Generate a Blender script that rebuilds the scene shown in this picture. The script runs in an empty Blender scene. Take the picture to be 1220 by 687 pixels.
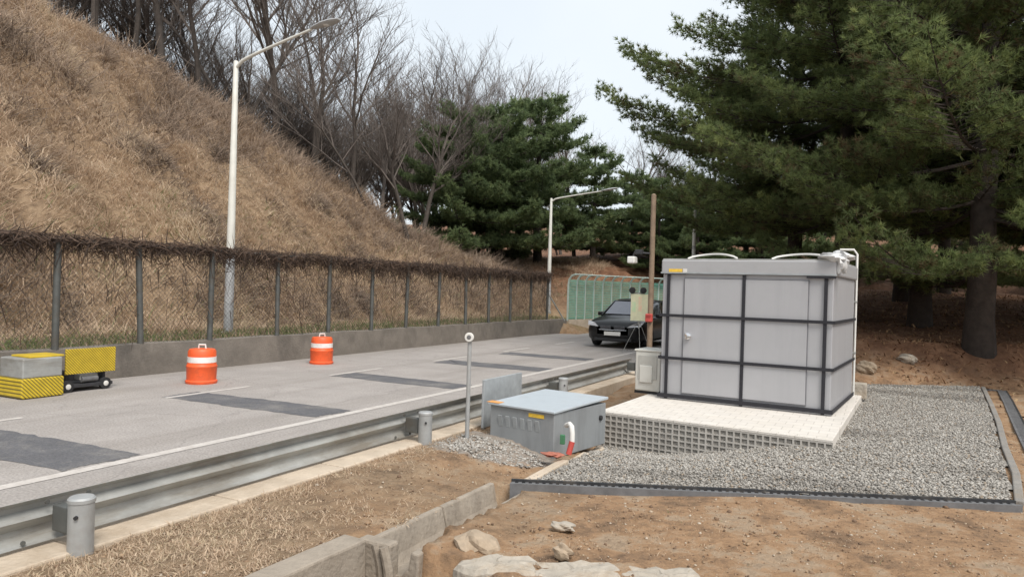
import bpy, math, random
import numpy as np
from mathutils import Vector, Matrix

# ------------------------------------------------------------------ camera, sky, sun, exposure
S = bpy.context.scene
COL = S.collection
R = math.radians
YAW, ROLL, HC = R(26.8), R(1.7), 1.95
cd = bpy.data.cameras.new('camera'); cam = bpy.data.objects.new('camera', cd); COL.objects.link(cam)
cd.sensor_width = 36; cd.lens = 36 * 872 / 1220; cd.clip_start = .05; cd.clip_end = 600
cam.matrix_world = Matrix.Translation((0, 0, HC)) @ Matrix.Rotation(YAW, 4, 'Z') @ Matrix.Rotation(R(90), 4, 'X') @ Matrix.Rotation(ROLL, 4, 'Z')
S.camera = cam

SUN_EL, SUN_AZ = R(52), R(128)          # azimuth clockwise from +Y
w = bpy.data.worlds.new('World'); S.world = w; w.use_nodes = True
nt = w.node_tree; nd = nt.nodes; nd.clear()
sky = nd.new('ShaderNodeTexSky'); sky.sky_type = 'NISHITA'; sky.sun_disc = False
sky.sun_elevation = SUN_EL; sky.sun_rotation = SUN_AZ; sky.dust_density = 3.0; sky.air_density = 1.0
cl = nd.new('ShaderNodeTexNoise'); cl.inputs['Scale'].default_value = 2.2; cl.inputs['Detail'].default_value = 4
tcw = nd.new('ShaderNodeTexCoord'); nt.links.new(tcw.outputs['Generated'], cl.inputs['Vector'])
cr = nd.new('ShaderNodeValToRGB')
cr.color_ramp.elements[0].position = .3; cr.color_ramp.elements[0].color = (4.4, 4.75, 5.0, 1)
cr.color_ramp.elements[1].position = .7; cr.color_ramp.elements[1].color = (5.0, 5.25, 5.4, 1)
nt.links.new(cl.outputs['Fac'], cr.inputs['Fac'])
mxw = nd.new('ShaderNodeMixRGB'); mxw.inputs['Fac'].default_value = .86
bg = nd.new('ShaderNodeBackground'); bg.inputs['Strength'].default_value = .1
wo = nd.new('ShaderNodeOutputWorld')
nt.links.new(sky.outputs[0], mxw.inputs[1]); nt.links.new(cr.outputs[0], mxw.inputs[2])
nt.links.new(mxw.outputs[0], bg.inputs['Color']); nt.links.new(bg.outputs[0], wo.inputs['Surface'])
sl = bpy.data.lights.new('sun', 'SUN'); sl.energy = 1.7; sl.angle = R(24); sl.color = (1, .95, .88)
so = bpy.data.objects.new('sun', sl); COL.objects.link(so)
sd = Vector((math.sin(SUN_AZ) * math.cos(SUN_EL), math.cos(SUN_AZ) * math.cos(SUN_EL), math.sin(SUN_EL)))
so.rotation_euler = sd.to_track_quat('Z', 'Y').to_euler(); so.location = (20, -20, 30)
S.view_settings.view_transform = 'Standard'; S.view_settings.look = 'None'
S.view_settings.exposure = 1.02; S.view_settings.gamma = 1; S.view_settings.use_curve_mapping = False
S.cycles.max_bounces = 10; S.cycles.diffuse_bounces = 7; S.cycles.transparent_max_bounces = 16

rng = np.random.default_rng(7)
rnd = random.Random(11)

# ------------------------------------------------------------------ helpers
class MB:
    """collects plain shapes into one mesh"""
    def __init__(s): s.v = []; s.f = []
    def add(s, vs, fs):
        o = len(s.v); s.v += [tuple(p) for p in vs]; s.f += [tuple(i + o for i in q) for q in fs]; return s
    def box(s, c, d, rot=None):
        x, y, z = d[0] / 2, d[1] / 2, d[2] / 2
        vs = [Vector(p) for p in ((-x,-y,-z),(x,-y,-z),(x,y,-z),(-x,y,-z),(-x,-y,z),(x,-y,z),(x,y,z),(-x,y,z))]
        if rot is not None: vs = [rot @ p for p in vs]
        return s.add([p + Vector(c) for p in vs], [(0,3,2,1),(4,5,6,7),(0,1,5,4),(1,2,6,5),(2,3,7,6),(3,0,4,7)])
    def tube(s, pts, rad, n=8, caps=True):
        pts = [Vector(p) for p in pts]
        if not hasattr(rad, '__len__'): rad = [rad] * len(pts)
        vs = []; fs = []; prev = None
        for i, p in enumerate(pts):
            t = (pts[min(i+1, len(pts)-1)] - pts[max(i-1, 0)])
            t = t.normalized() if t.length > 1e-9 else Vector((0, 0, 1))
            if prev is None:
                a = Vector((1, 0, 0)) if abs(t.x) < .8 else Vector((0, 1, 0))
                prev = (a - t * a.dot(t)).normalized()
            else:
                prev = (prev - t * prev.dot(t)); prev = prev.normalized() if prev.length > 1e-6 else t.orthogonal().normalized()
            b = t.cross(prev)
            for k in range(n):
                an = 2 * math.pi * k / n
                vs.append(p + (prev * math.cos(an) + b * math.sin(an)) * rad[i])
        for i in range(len(pts) - 1):
            for k in range(n):
                k2 = (k + 1) % n
                fs.append((i*n+k, i*n+k2, (i+1)*n+k2, (i+1)*n+k))
        if caps:
            fs.append(tuple(range(n))[::-1]); fs.append(tuple((len(pts)-1)*n + k for k in range(n)))
        return s.add(vs, fs)
    def lathe(s, prof, n=20, M=None):
        M = M or Matrix.Identity(4); vs = []; fs = []
        for r, z in prof:
            for k in range(n):
                a = 2 * math.pi * k / n; vs.append(M @ Vector((r*math.cos(a), r*math.sin(a), z)))
        for i in range(len(prof) - 1):
            for k in range(n):
                k2 = (k + 1) % n; fs.append((i*n+k, i*n+k2, (i+1)*n+k2, (i+1)*n+k))
        fs.append(tuple(range(n))[::-1]); fs.append(tuple((len(prof)-1)*n + k for k in range(n)))
        return s.add(vs, fs)
    def prism(s, poly, z0, z1):
        n = len(poly)
        ar = sum(poly[i][0]*poly[(i+1)%n][1]-poly[(i+1)%n][0]*poly[i][1] for i in range(n))
        if ar < 0: poly = poly[::-1]
        vs = [(x, y, z0) for x, y in poly] + [(x, y, z1) for x, y in poly]
        return s.add(vs, [tuple(range(n))[::-1], tuple(range(n, 2*n))] + [(i, (i+1)%n, n+(i+1)%n, n+i) for i in range(n)])
    def loft(s, rings, caps=True):
        n = len(rings[0]); vs = [p for r in rings for p in r]; fs = []
        for i in range(len(rings) - 1):
            for k in range(n):
                k2 = (k+1) % n; fs.append((i*n+k, i*n+k2, (i+1)*n+k2, (i+1)*n+k))
        if caps: fs.append(tuple(range(n))[::-1]); fs.append(tuple((len(rings)-1)*n+k for k in range(n)))
        return s.add(vs, fs)
    def build(s, name, m, parent=None, smooth=False, bevel=0, loc=None):
        me = bpy.data.meshes.new(name); me.from_pydata(s.v, [], s.f); me.update()
        if smooth:
            me.polygons.foreach_set('use_smooth', [True]*len(me.polygons))
            me.set_sharp_from_angle(angle=R(38))
        me.materials.append(m)
        o = bpy.data.objects.new(name, me); COL.objects.link(o)
        if parent: o.parent = parent
        if loc: o.location = loc
        if bevel:
            b = o.modifiers.new('bevel', 'BEVEL'); b.width = bevel; b.segments = 2; b.limit_method = 'ANGLE'; b.angle_limit = R(40)
        return o

def np_mesh(name, V, F, m, parent=None, col=None, smooth=False):
    """V (n,3), F (m,k) arrays -> one mesh; col (n,) goes to the point attribute 'tint'"""
    me = bpy.data.meshes.new(name)
    k = F.shape[1]
    me.vertices.add(len(V)); me.vertices.foreach_set('co', V.astype(np.float32).ravel())
    me.loops.add(F.size); me.loops.foreach_set('vertex_index', F.astype(np.int32).ravel())
    me.polygons.add(len(F)); me.polygons.foreach_set('loop_start', np.arange(0, F.size, k, dtype=np.int32))
    if smooth: me.polygons.foreach_set('use_smooth', np.ones(len(F), bool))
    if col is not None:
        a = me.attributes.new('tint', 'FLOAT', 'POINT'); a.data.foreach_set('value', col.astype(np.float32))
    me.update(calc_edges=True); me.validate()
    me.materials.append(m)
    o = bpy.data.objects.new(name, me); COL.objects.link(o)
    if parent: o.parent = parent
    return o

def tag(o, label, cat, group=None, kind=None):
    o['label'] = label
    if cat: o['category'] = cat
    if group: o['group'] = group
    if kind: o['kind'] = kind
    return o
def empty(name, loc, rz, label, cat, group=None):
    o = bpy.data.objects.new(name, None); COL.objects.link(o); o.location = loc; o.rotation_euler = (0, 0, rz)
    o.empty_display_size = .2
    return tag(o, label, cat, group)
def dup(root, loc, rz, sc, label, group):
    r = root.copy(); COL.objects.link(r); r.location = loc; r.rotation_euler = (0, 0, rz); r.scale = (sc, sc, sc); r['label'] = label
    if group: r['group'] = group
    for ch in root.children:
        c = ch.copy(); COL.objects.link(c); c.parent = r
        for g in ch.children:
            d = g.copy(); COL.objects.link(d); d.parent = c
    return r

# ------------------------------------------------------------------ materials
def mat(name, c, rough=.8, metal=0, var=.25, scale=6, bump=0, bscale=40, c2=None, spec=.5, detail=6, stain=None, coat=0, cracks=False):
    m = bpy.data.materials.new(name); m.use_nodes = True; t = m.node_tree; n = t.nodes; L = t.links
    b = n['Principled BSDF']; b.inputs['Roughness'].default_value = rough; b.inputs['Metallic'].default_value = metal
    b.inputs['Specular IOR Level'].default_value = spec; b.inputs['Coat Weight'].default_value = coat
    tc = n.new('ShaderNodeTexCoord')
    nz = n.new('ShaderNodeTexNoise'); nz.inputs['Scale'].default_value = scale; nz.inputs['Detail'].default_value = detail; nz.inputs['Roughness'].default_value = .65
    L.new(tc.outputs['Object'], nz.inputs['Vector'])
    r = n.new('ShaderNodeValToRGB'); r.color_ramp.elements[0].position = .3; r.color_ramp.elements[1].position = .7
    c2 = c2 or tuple(x * (1 - var) for x in c); c1 = c if var == 0 else tuple(min(1, x * (1 + var * .35)) for x in c)
    r.color_ramp.elements[0].color = (*c2, 1); r.color_ramp.elements[1].color = (*c1, 1)
    L.new(nz.outputs['Fac'], r.inputs['Fac'])
    out = r.outputs[0]
    if stain:
        n2 = n.new('ShaderNodeTexNoise'); n2.inputs['Scale'].default_value = stain[1]; n2.inputs['Detail'].default_value = 8; n2.inputs['Roughness'].default_value = .7
        mp = n.new('ShaderNodeMapping'); mp.inputs['Scale'].default_value = stain[3] if len(stain) > 3 else (1, 1, 1)
        L.new(tc.outputs['Object'], mp.inputs['Vector']); L.new(mp.outputs[0], n2.inputs['Vector'])
        r2 = n.new('ShaderNodeValToRGB'); r2.color_ramp.elements[0].position = .48; r2.color_ramp.elements[1].position = .68
        r2.color_ramp.elements[0].color = (0, 0, 0, 1); r2.color_ramp.elements[1].color = (stain[2],)*3 + (1,)
        L.new(n2.outputs['Fac'], r2.inputs['Fac'])
        mx = n.new('ShaderNodeMixRGB'); mx.inputs[2].default_value = (*stain[0], 1)
        L.new(r2.outputs[0], mx.inputs[0]); L.new(out, mx.inputs[1]); out = mx.outputs[0]
    if cracks:      # fine aggregate, hairline cracks and oily spots
        wn = n.new('ShaderNodeTexNoise'); wn.inputs['Scale'].default_value = 1.3; wn.inputs['Detail'].default_value = 6
        L.new(tc.outputs['Object'], wn.inputs['Vector'])
        ad = n.new('ShaderNodeMixRGB'); ad.blend_type = 'ADD'; ad.inputs[0].default_value = .9; L.new(tc.outputs['Object'], ad.inputs[1]); L.new(wn.outputs['Color'], ad.inputs[2])
        vo = n.new('ShaderNodeTexVoronoi'); vo.feature = 'DISTANCE_TO_EDGE'; vo.inputs['Scale'].default_value = .38; L.new(ad.outputs[0], vo.inputs['Vector'])
        rc = n.new('ShaderNodeValToRGB'); rc.color_ramp.elements[0].position = .0; rc.color_ramp.elements[1].position = .011
        rc.color_ramp.elements[0].color = (.22, .22, .22, 1); rc.color_ramp.elements[1].color = (0, 0, 0, 1); L.new(vo.outputs['Distance'], rc.inputs['Fac'])
        mc = n.new('ShaderNodeMixRGB'); mc.inputs[2].default_value = (.11, .1, .1, 1); L.new(rc.outputs[0], mc.inputs[0]); L.new(out, mc.inputs[1])
        ag = n.new('ShaderNodeTexNoise'); ag.inputs['Scale'].default_value = 38; ag.inputs['Detail'].default_value = 3; L.new(tc.outputs['Object'], ag.inputs['Vector'])
        ra = n.new('ShaderNodeValToRGB'); ra.color_ramp.elements[0].position = .3; ra.color_ramp.elements[1].position = .72
        ra.color_ramp.elements[0].color = (.72, .72, .72, 1); ra.color_ramp.elements[1].color = (1.2, 1.19, 1.18, 1); L.new(ag.outputs['Fac'], ra.inputs['Fac'])
        ml = n.new('ShaderNodeMixRGB'); ml.blend_type = 'MULTIPLY'; ml.inputs[0].default_value = 1; L.new(mc.outputs[0], ml.inputs[1]); L.new(ra.outputs[0], ml.inputs[2]); out = ml.outputs[0]
    L.new(out, b.inputs['Base Color'])
    if bump:
        nb = n.new('ShaderNodeTexNoise'); nb.inputs['Scale'].default_value = bscale; nb.inputs['Detail'].default_value = 5
        L.new(tc.outputs['Object'], nb.inputs['Vector'])
        bp = n.new('ShaderNodeBump'); bp.inputs['Strength'].default_value = bump; bp.inputs['Distance'].default_value = .02
        L.new(nb.outputs['Fac'], bp.inputs['Height']); L.new(bp.outputs[0], b.inputs['Normal'])
    return m

def tint_mat(name, stops, rough=.85, trans=0, spec=.3):
    """colour picked per piece by the 'tint' attribute"""
    m = bpy.data.materials.new(name); m.use_nodes = True; t = m.node_tree; n = t.nodes; L = t.links
    b = n['Principled BSDF']; b.inputs['Roughness'].default_value = rough; b.inputs['Specular IOR Level'].default_value = spec
    a = n.new('ShaderNodeAttribute'); a.attribute_name = 'tint'
    r = n.new('ShaderNodeValToRGB'); e = r.color_ramp.elements
    while len(e) < len(stops): e.new(.5)
    for i, c in enumerate(stops): e[i].position = i / (len(stops) - 1); e[i].color = (*c, 1)
    L.new(a.outputs['Fac'], r.inputs['Fac']); L.new(r.outputs[0], b.inputs['Base Color'])
    if trans:
        tr = n.new('ShaderNodeBsdfTranslucent'); L.new(r.outputs[0], tr.inputs['Color'])
        mx = n.new('ShaderNodeMixShader'); mx.inputs[0].default_value = trans
        L.new(b.outputs[0], mx.inputs[1]); L.new(tr.outputs[0], mx.inputs[2]); L.new(mx.outputs[0], n['Material Output'].inputs['Surface'])
    return m

def stripe_mat(name, ca, cb, freq, dirv, rough=.5):
    """hazard stripes along dirv in object space"""
    m = mat(name, ca, rough); t = m.node_tree; n = t.nodes; L = t.links; b = n['Principled BSDF']
    tc = n.new('ShaderNodeTexCoord'); dt = n.new('ShaderNodeVectorMath'); dt.operation = 'DOT_PRODUCT'; dt.inputs[1].default_value = dirv
    L.new(tc.outputs['Object'], dt.inputs[0])
    mu = n.new('ShaderNodeMath'); mu.operation = 'MULTIPLY'; mu.inputs[1].default_value = freq; L.new(dt.outputs['Value'], mu.inputs[0])
    fr = n.new('ShaderNodeMath'); fr.operation = 'FRACT'; L.new(mu.outputs[0], fr.inputs[0])
    gt = n.new('ShaderNodeMath'); gt.operation = 'GREATER_THAN'; gt.inputs[1].default_value = .62; L.new(fr.outputs[0], gt.inputs[0])
    mx = n.new('ShaderNodeMixRGB'); mx.inputs[2].default_value = (*cb, 1); L.new(gt.outputs[0], mx.inputs[0])
    old = b.inputs['Base Color'].links[0].from_socket; L.new(old, mx.inputs[1]); L.new(mx.outputs[0], b.inputs['Base Color'])
    return m

M = dict(
    asphalt=mat('asphalt', (.375, .345, .325), .9, var=.16, scale=1.1, bump=.5, bscale=90, detail=10, stain=((.27, .245, .225), .8, .8, (1, .1, 1)), cracks=True),
    patch=mat('dark_asphalt', (.125, .125, .135), .9, var=.2, scale=3, bump=.5, bscale=90, stain=((.22, .21, .2), 1.6, .8), cracks=True),
    paint=mat('road_paint', (.58, .55, .52), .8, var=.3, scale=14, c2=(.41, .375, .345), stain=((.4, .36, .33), 7.0, 1.0)),
    concrete=mat('old_concrete', (.2, .175, .15), .9, var=.3, scale=2.2, bump=.6, bscale=25, stain=((.09, .08, .07), 1.1, .85, (1, 1, .5))),
    kerb=mat('pale_concrete', (.56, .47, .37), .9, var=.22, scale=3, bump=.5, bscale=30, stain=((.36, .28, .2), 2, .7)),
    drain=mat('drain_concrete', (.34, .29, .235), .9, var=.3, scale=3, bump=.6, bscale=25, stain=((.16, .13, .1), 1.6, .8)),
    white_stone=mat('broken_concrete', (.42, .375, .315), .9, var=.3, scale=5, bump=.8, bscale=22, stain=((.3, .23, .16), 4, .8)),
    stone=mat('field_stone', (.42, .33, .24), .9, var=.35, scale=7, bump=.8, bscale=18, stain=((.2, .15, .1), 4, .7)),
    galv=mat('galvanised_steel', (.43, .435, .42), .6, .35, var=.3, scale=2.2, stain=((.2, .17, .13), 1.6, .8, (1, .35, 2.5))),
    postgalv=mat('galvanised_post', (.4, .41, .41), .55, .35, var=.2, scale=6, stain=((.3, .27, .24), 4, .5)),
    fencepost=mat('weathered_fence_steel', (.12, .125, .12), .6, .35, var=.3, scale=5, stain=((.1, .08, .06), 3, .7)),
    wire=mat('dull_wire', (.11, .105, .1), .7, .2),
    lamp=mat('cream_lamp_paint', (.66, .65, .6), .5, var=.12, scale=3, stain=((.45, .41, .34), 2, .5, (1, 1, .3))),
    lampgrey=mat('lamp_head_grey', (.45, .46, .47), .5, .2),
    lens=mat('lamp_lens', (.7, .7, .68), .25),
    barrel=mat('orange_plastic', (.85, .12, .03), .5, var=.2, scale=5, stain=((.42, .1, .045), 3, .6)),
    white=mat('white_plastic', (.72, .71, .68), .5, var=.1, stain=((.5, .46, .4), 3, .5)),
    reflect=mat('white_reflective_band', (.8, .78, .76), .4, var=.08, stain=((.55, .45, .4), 4, .6)),
    black=mat('black_rubber', (.022, .022, .024), .7, var=.3),
    strap=mat('black_strap', (.02, .02, .026), .75, var=.3, scale=20),
    darksteel=mat('dark_machinery', (.05, .05, .055), .6, .3, var=.4, scale=8),
    shed=mat('silver_panel', (.4, .4, .415), .5, .15, var=.07, scale=1.3, stain=((.33, .33, .35), 1.7, .45, (3, 3, .25))),
    shedroof=mat('shed_fascia_grey', (.4, .4, .41), .5, .15, var=.1, scale=2, stain=((.29, .285, .29), 2, .5)),
    seam=mat('seam_grey', (.19, .19, .205), .6),
    chrome=mat('polished_metal', (.75, .75, .76), .2, .9, var=.05),
    yellow=mat('yellow_sticker', (.8, .52, .06), .5, var=.25, scale=30),
    orange=mat('orange_sticker', (.75, .33, .08), .5, var=.2, scale=30),
    cabinet=mat('cabinet_grey', (.27, .285, .295), .5, .1, var=.1, scale=3, stain=((.15, .155, .16), 2, .5, (2, 2, .4))),
    cabtop=mat('cabinet_lid_grey', (.47, .52, .56), .45, .15, var=.12, scale=3, stain=((.33, .35, .36), 3, .5)),
    louvre=mat('louvre_pale', (.36, .385, .4), .5, .1),
    offwhite=mat('cream_enamel', (.66, .65, .6), .45, var=.08, scale=3, stain=((.5, .46, .38), 2, .4)),
    cream2=mat('cream_recess', (.5, .49, .45), .5, var=.15),
    red=mat('red_plastic', (.5, .075, .06), .5, var=.2),
    green=mat('green_plastic', (.06, .2, .1), .5, var=.2),
    wood=mat('weathered_pole', (.27, .195, .135), .8, var=.4, scale=4, bump=.4, stain=((.14, .1, .07), 2, .7, (4, 4, .4))),
    greensteel=mat('pale_green_steel', (.55, .66, .61), .5, .2, var=.2, stain=((.45, .5, .46), 3, .6)),
    greenmesh=mat('green_coated_wire', (.14, .42, .34), .6, var=.2),
    yellowpaint=mat('yellow_paint', (.6, .42, .03), .5, var=.25, scale=4),
    hazard=stripe_mat('hazard_stripes', (.62, .45, .03), (.2, .14, .02), 30, (0, .72, .7)),
    hazard2=stripe_mat('hazard_stripes_box', (.62, .45, .03), (.16, .12, .02), 24, (0, .72, .7)),
    bark=mat('pine_bark', (.045, .034, .028), .95, var=.5, scale=5, bump=1, bscale=14),
    barebark=mat('grey_bark', (.085, .07, .06), .95, var=.4, scale=3),
    twig=mat('grey_twigs', (.15, .125, .11), .95, var=.3, scale=2),
    carpaint=mat('black_car_paint', (.006, .0065, .008), .3, 0, var=.1, coat=.2, spec=.35),
    glass=mat('dark_glass', (.05, .055, .065), .08, 0, var=.1, spec=.9),
    windshield=mat('windscreen_glass', (.17, .18, .22), .08, 0, var=.1, spec=1.0),  # paler than the cabin glass: reflection put into the base colour
    headlight=mat('headlamp_glass', (.62, .62, .64), .15, .3, var=.2),
    plastic=mat('black_plastic_edging', (.03, .031, .034), .6, var=.35, scale=12, stain=((.12, .1, .08), 8, .5)),
    pgrey=mat('dusty_plastic', (.15, .15, .155), .7, var=.35, scale=9),
    lattice=mat('pale_plastic_grid', (.44, .415, .38), .7, var=.2),
    pgrey2=mat('dusty_grey_concrete', (.27, .255, .235), .9, var=.3, scale=6, bump=.4, stain=((.2, .16, .12), 3, .7)),
    cloth=mat('translucent_sheet', (.62, .62, .62), .45, var=.15, bump=.5, bscale=20),
)
# paving: pale tiles with thin joints
def tile_mat():
    m = mat('pale_paving', (.66, .62, .57), .85, var=.12, scale=4, bump=.3, bscale=60, stain=((.5, .45, .38), 2, .4)); t = m.node_tree; n = t.nodes; L = t.links; b = n['Principled BSDF']
    tc = n.new('ShaderNodeTexCoord'); bk = n.new('ShaderNodeTexBrick'); L.new(tc.outputs['Object'], bk.inputs['Vector'])
    bk.offset = 0.5; bk.inputs['Scale'].default_value = 1; bk.inputs['Brick Width'].default_value = .2; bk.inputs['Row Height'].default_value = .2
    bk.inputs['Mortar Size'].default_value = .006; bk.inputs['Color1'].default_value = (0, 0, 0, 1); bk.inputs['Color2'].default_value = (.12, .12, .12, 1); bk.inputs['Mortar'].default_value = (.55, .55, .55, 1)
    mx = n.new('ShaderNodeMixRGB'); mx.inputs[2].default_value = (.34, .31, .27, 1); old = b.inputs['Base Color'].links[0].from_socket
    L.new(bk.outputs['Color'], mx.inputs[0]); L.new(old, mx.inputs[1]); L.new(mx.outputs[0], b.inputs['Base Color'])
    return m
M['paving'] = tile_mat()
M['needle'] = tint_mat('pine_needles', [(.17, .125, .07), (.135, .175, .075), (.175, .225, .09), (.25, .295, .115), (.32, .36, .14)], .6, .55)
M['needle_far'] = tint_mat('hazed_far_needles', [(.1, .14, .075), (.16, .215, .1), (.215, .275, .125), (.28, .33, .15)], .6, .55)  # slight haze over the farther pines put into lighter needle colours
M['straw'] = tint_mat('dry_grass_blades', [(.2, .145, .105), (.37, .27, .19), (.53, .4, .285), (.68, .54, .4), (.17, .22, .08)], .85, .42)
M['brush'] = tint_mat('dead_brush', [(.15, .115, .09), (.3, .225, .17), (.44, .335, .255)], .9)
M['vine'] = tint_mat('dead_vines', [(.05, .036, .03), (.1, .07, .055), (.18, .12, .085)], .9)
M['gravel'] = tint_mat('crushed_stone', [(.17, .157, .14), (.29, .27, .243), (.385, .363, .33), (.53, .505, .46), (.32, .26, .2)], .9)
M['litter'] = tint_mat('leaf_litter', [(.1, .05, .03), (.2, .1, .055), (.29, .17, .09), (.4, .28, .16)], .9)
M['pebble'] = tint_mat('pebbles', [(.16, .105, .07), (.3, .2, .125), (.38, .29, .2), (.5, .44, .37)], .9)

# ------------------------------------------------------------------ terrain
def sst(a, b, x):
    t = np.clip((x - a) / (b - a), 0, 1); return t * t * (3 - 2 * t)
_wv = [(rng.normal(size=2), rng.uniform(0, 6.28)) for _ in range(14)]
def wob(x, y, f):
    s = 0
    for i, (d, p) in enumerate(_wv):
        k = f * (1 + i * .35); s = s + np.sin((x * d[0] + y * d[1]) * k + p) / (1 + i * .35)
    return s / 3
AC = np.array((5., 27.))      # the road bends to the right about this point
def left_out(x, y):           # metres beyond the retaining wall
    r = np.hypot(x - AC[0], y - AC[1])
    return np.where(y < 27, -13.2 - x, np.where(x < 5, r - 18.2, np.where(y > 40, y - 45.2, -20)))
def right_out(x, y):          # metres inside the near road edge
    r = np.hypot(x - AC[0], y - AC[1])
    return np.where(y < 27, x + 4.9, np.where(x < 5, 9.9 - r, np.where(y < 36.9, 36.9 - y, -20)))
RY = [-20, 0, 10, 19, 23.5, 26, 28, 31, 36, 42, 60, 110]
RZ = [16, 15.2, 13.2, 10.8, 8.9, 6.8, 5.2, 3.9, 3.6, 4.0, 5.5, 13]
def sink(x, y):            # the gravel bed drops towards the near left corner of the plinth
    return sst(-.5, -2.5, x) * np.interp(y, [4.2, 5.4, 6.5, 7.7, 8.6, 8.9, 10.5, 13], [0, .07, .1, .15, .31, .33, .33, .1]) * sst(-3.75, -2.95, np.maximum(x, -3.75 + .8 * (y > 8.55)))
def height(x, y):
    x = np.asarray(x, float); y = np.asarray(y, float)
    lo, ro = left_out(x, y), right_out(x, y)
    z = np.full(np.broadcast(x, y).shape, -.08)
    # hillside behind the wall
    s = np.clip(lo - 2.2, 0, None)
    rz = np.interp(y, RY, RZ) + .35 * wob(x, y, .35)
    k = np.interp(y, [20, 30, 40, 60], [.92, .8, .5, .42])
    hill = .6 + np.where(s > 0, k * s * sst(0, 1.5, s), 0) + sst(.3, 3, s) * (.65 * wob(x, y, .7) + .32 * wob(x + 9, y, 1.9) + .16 * np.abs(wob(x, y + 17, 3.4)))
    d = hill - rz
    hill = np.where(d > -1.2, rz - 1.2 + 1.2 * (1 - np.exp(-(d + 1.2) / 1.2)) + 0 * d, hill)
    z = np.where(lo > .1, hill, z)
    # near verge, pad and the wood floor
    bank = sst(15.7, 17.9, y - .45 * x) * .74 + np.clip(y - .3 * x - 19, 0, 40) * .085 + np.clip(y - 40, 0, 70) * .2
    rb = sst(.45, 2.6, x - (1.02 + (y - 7.2) * .075)) * .5 * sst(5, 9, y) + np.clip(x - 4, 0, 30) * .1
    near = .285 + np.maximum(bank, rb) + .025 * wob(x, y, 1.6) * (1 + 2.5 * sst(15.5, 20, y)) + .012 * wob(x, y, 5.)
    near = near + .1 * sst(-2.2, 1.5, x) * sst(5.6, 3.8, y) * 0
    near = near - sink(x, y)
    pad = (x > -3.6) & (x < 1.9) & (y > 5.4) & (y < 17) & (rb < .06) & (bank < .05)
    near = np.where(pad, np.minimum(near, .285 - sink(x, y)), near)
    near = np.where(ro < .75, np.minimum(near, .285), near)
    z = np.where(ro > .3, near, z)
    ditch = (np.abs(x + 2.74 + .085 * (y - 3.9)) < .15) & (y > 3.7) & (y < 5.75)
    pit = (x > -3.0) & (x < -2.0) & (y > 2.0) & (y < 3.9)
    z = np.where(ditch, z - .28, z); z = np.where(pit, z - .62, z)
    return z
def hz(x, y): return float(height(np.array([x]), np.array([y]))[0])

def axis(segs):
    out = []
    for a, b, st in segs: out += list(np.arange(a, b - 1e-6, st))
    return np.array(out + [segs[-1][1]])
gx = axis([(-110, -45, 6), (-45, -32, 1), (-32, -13.5, .4), (-13.5, -13.0, .1), (-13.0, -4.9, 1.1), (-4.9, -4.3, .12), (-4.3, 2.6, .06), (2.6, 8, .25), (8, 24, .8), (24, 90, 6)])
gy = axis([(-30, 0, 3), (0, 2, .3), (2, 8.6, .06), (8.6, 20, .2), (20, 46, .5), (46, 80, 2), (80, 140, 10)])
GX, GY = np.meshgrid(gx, gy); GZ = height(GX, GY)
nx, ny = len(gx), len(gy)
V = np.stack([GX.ravel(), GY.ravel(), GZ.ravel()], 1)
ii = (np.arange(ny - 1)[:, None] * nx + np.arange(nx - 1)[None]).ravel()
F = np.stack([ii, ii + 1, ii + nx + 1, ii + nx], 1)

def ground_mat():
    m = bpy.data.materials.new('earth_and_dry_grass'); m.use_nodes = True; t = m.node_tree; n = t.nodes; L = t.links
    b = n['Principled BSDF']; b.inputs['Roughness'].default_value = .95; b.inputs['Specular IOR Level'].default_value = .2
    tc = n.new('ShaderNodeTexCoord')
    def noise(sc, det=8, ro=.65):
        z = n.new('ShaderNodeTexNoise'); z.inputs['Scale'].default_value = sc; z.inputs['Detail'].default_value = det; z.inputs['Roughness'].default_value = ro
        L.new(tc.outputs['Object'], z.inputs['Vector']); return z.outputs['Fac']
    def ramp(f, cs, lo=.32, hi=.68):
        r = n.new('ShaderNodeValToRGB'); e = r.color_ramp.elements
        while len(e) < len(cs): e.new(.5)
        for i, c in enumerate(cs): e[i].position = lo + (hi - lo) * i / (len(cs) - 1); e[i].color = (*c, 1)
        L.new(f, r.inputs['Fac']); return r.outputs[0]
    def mix(f, a, c):
        x = n.new('ShaderNodeMixRGB'); L.new(f, x.inputs[0]); L.new(a, x.inputs[1]); L.new(c, x.inputs[2]); return x.outputs[0]
    def attr(nm):
        a = n.new('ShaderNodeAttribute'); a.attribute_name = nm; return a.outputs['Fac']
    dirt = ramp(noise(2.6, 12, .72), [(.125, .083, .055), (.235, .152, .094), (.34, .212, .122), (.37, .275, .19), (.26, .19, .13)])
    straw = ramp(noise(3.5, 12, .75), [(.11, .075, .05), (.2, .14, .09), (.28, .2, .13), (.36, .27, .18)])
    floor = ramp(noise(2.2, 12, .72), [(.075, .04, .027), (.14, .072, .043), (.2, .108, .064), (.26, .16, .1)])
    grn = ramp(noise(2.4, 10, .7), [(.14, .11, .07), (.19, .17, .085), (.14, .17, .06)])
    grey = ramp(noise(14, 6, .6), [(.2, .185, .17), (.36, .345, .32)])
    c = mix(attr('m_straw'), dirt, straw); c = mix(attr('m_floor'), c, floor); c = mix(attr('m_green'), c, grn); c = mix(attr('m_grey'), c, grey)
    L.new(c, b.inputs['Base Color'])
    bp = n.new('ShaderNodeBump'); bp.inputs['Strength'].default_value = .9; bp.inputs['Distance'].default_value = .05
    L.new(noise(11, 10, .7), bp.inputs['Height']); L.new(bp.outputs[0], b.inputs['Normal'])
    return m
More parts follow.
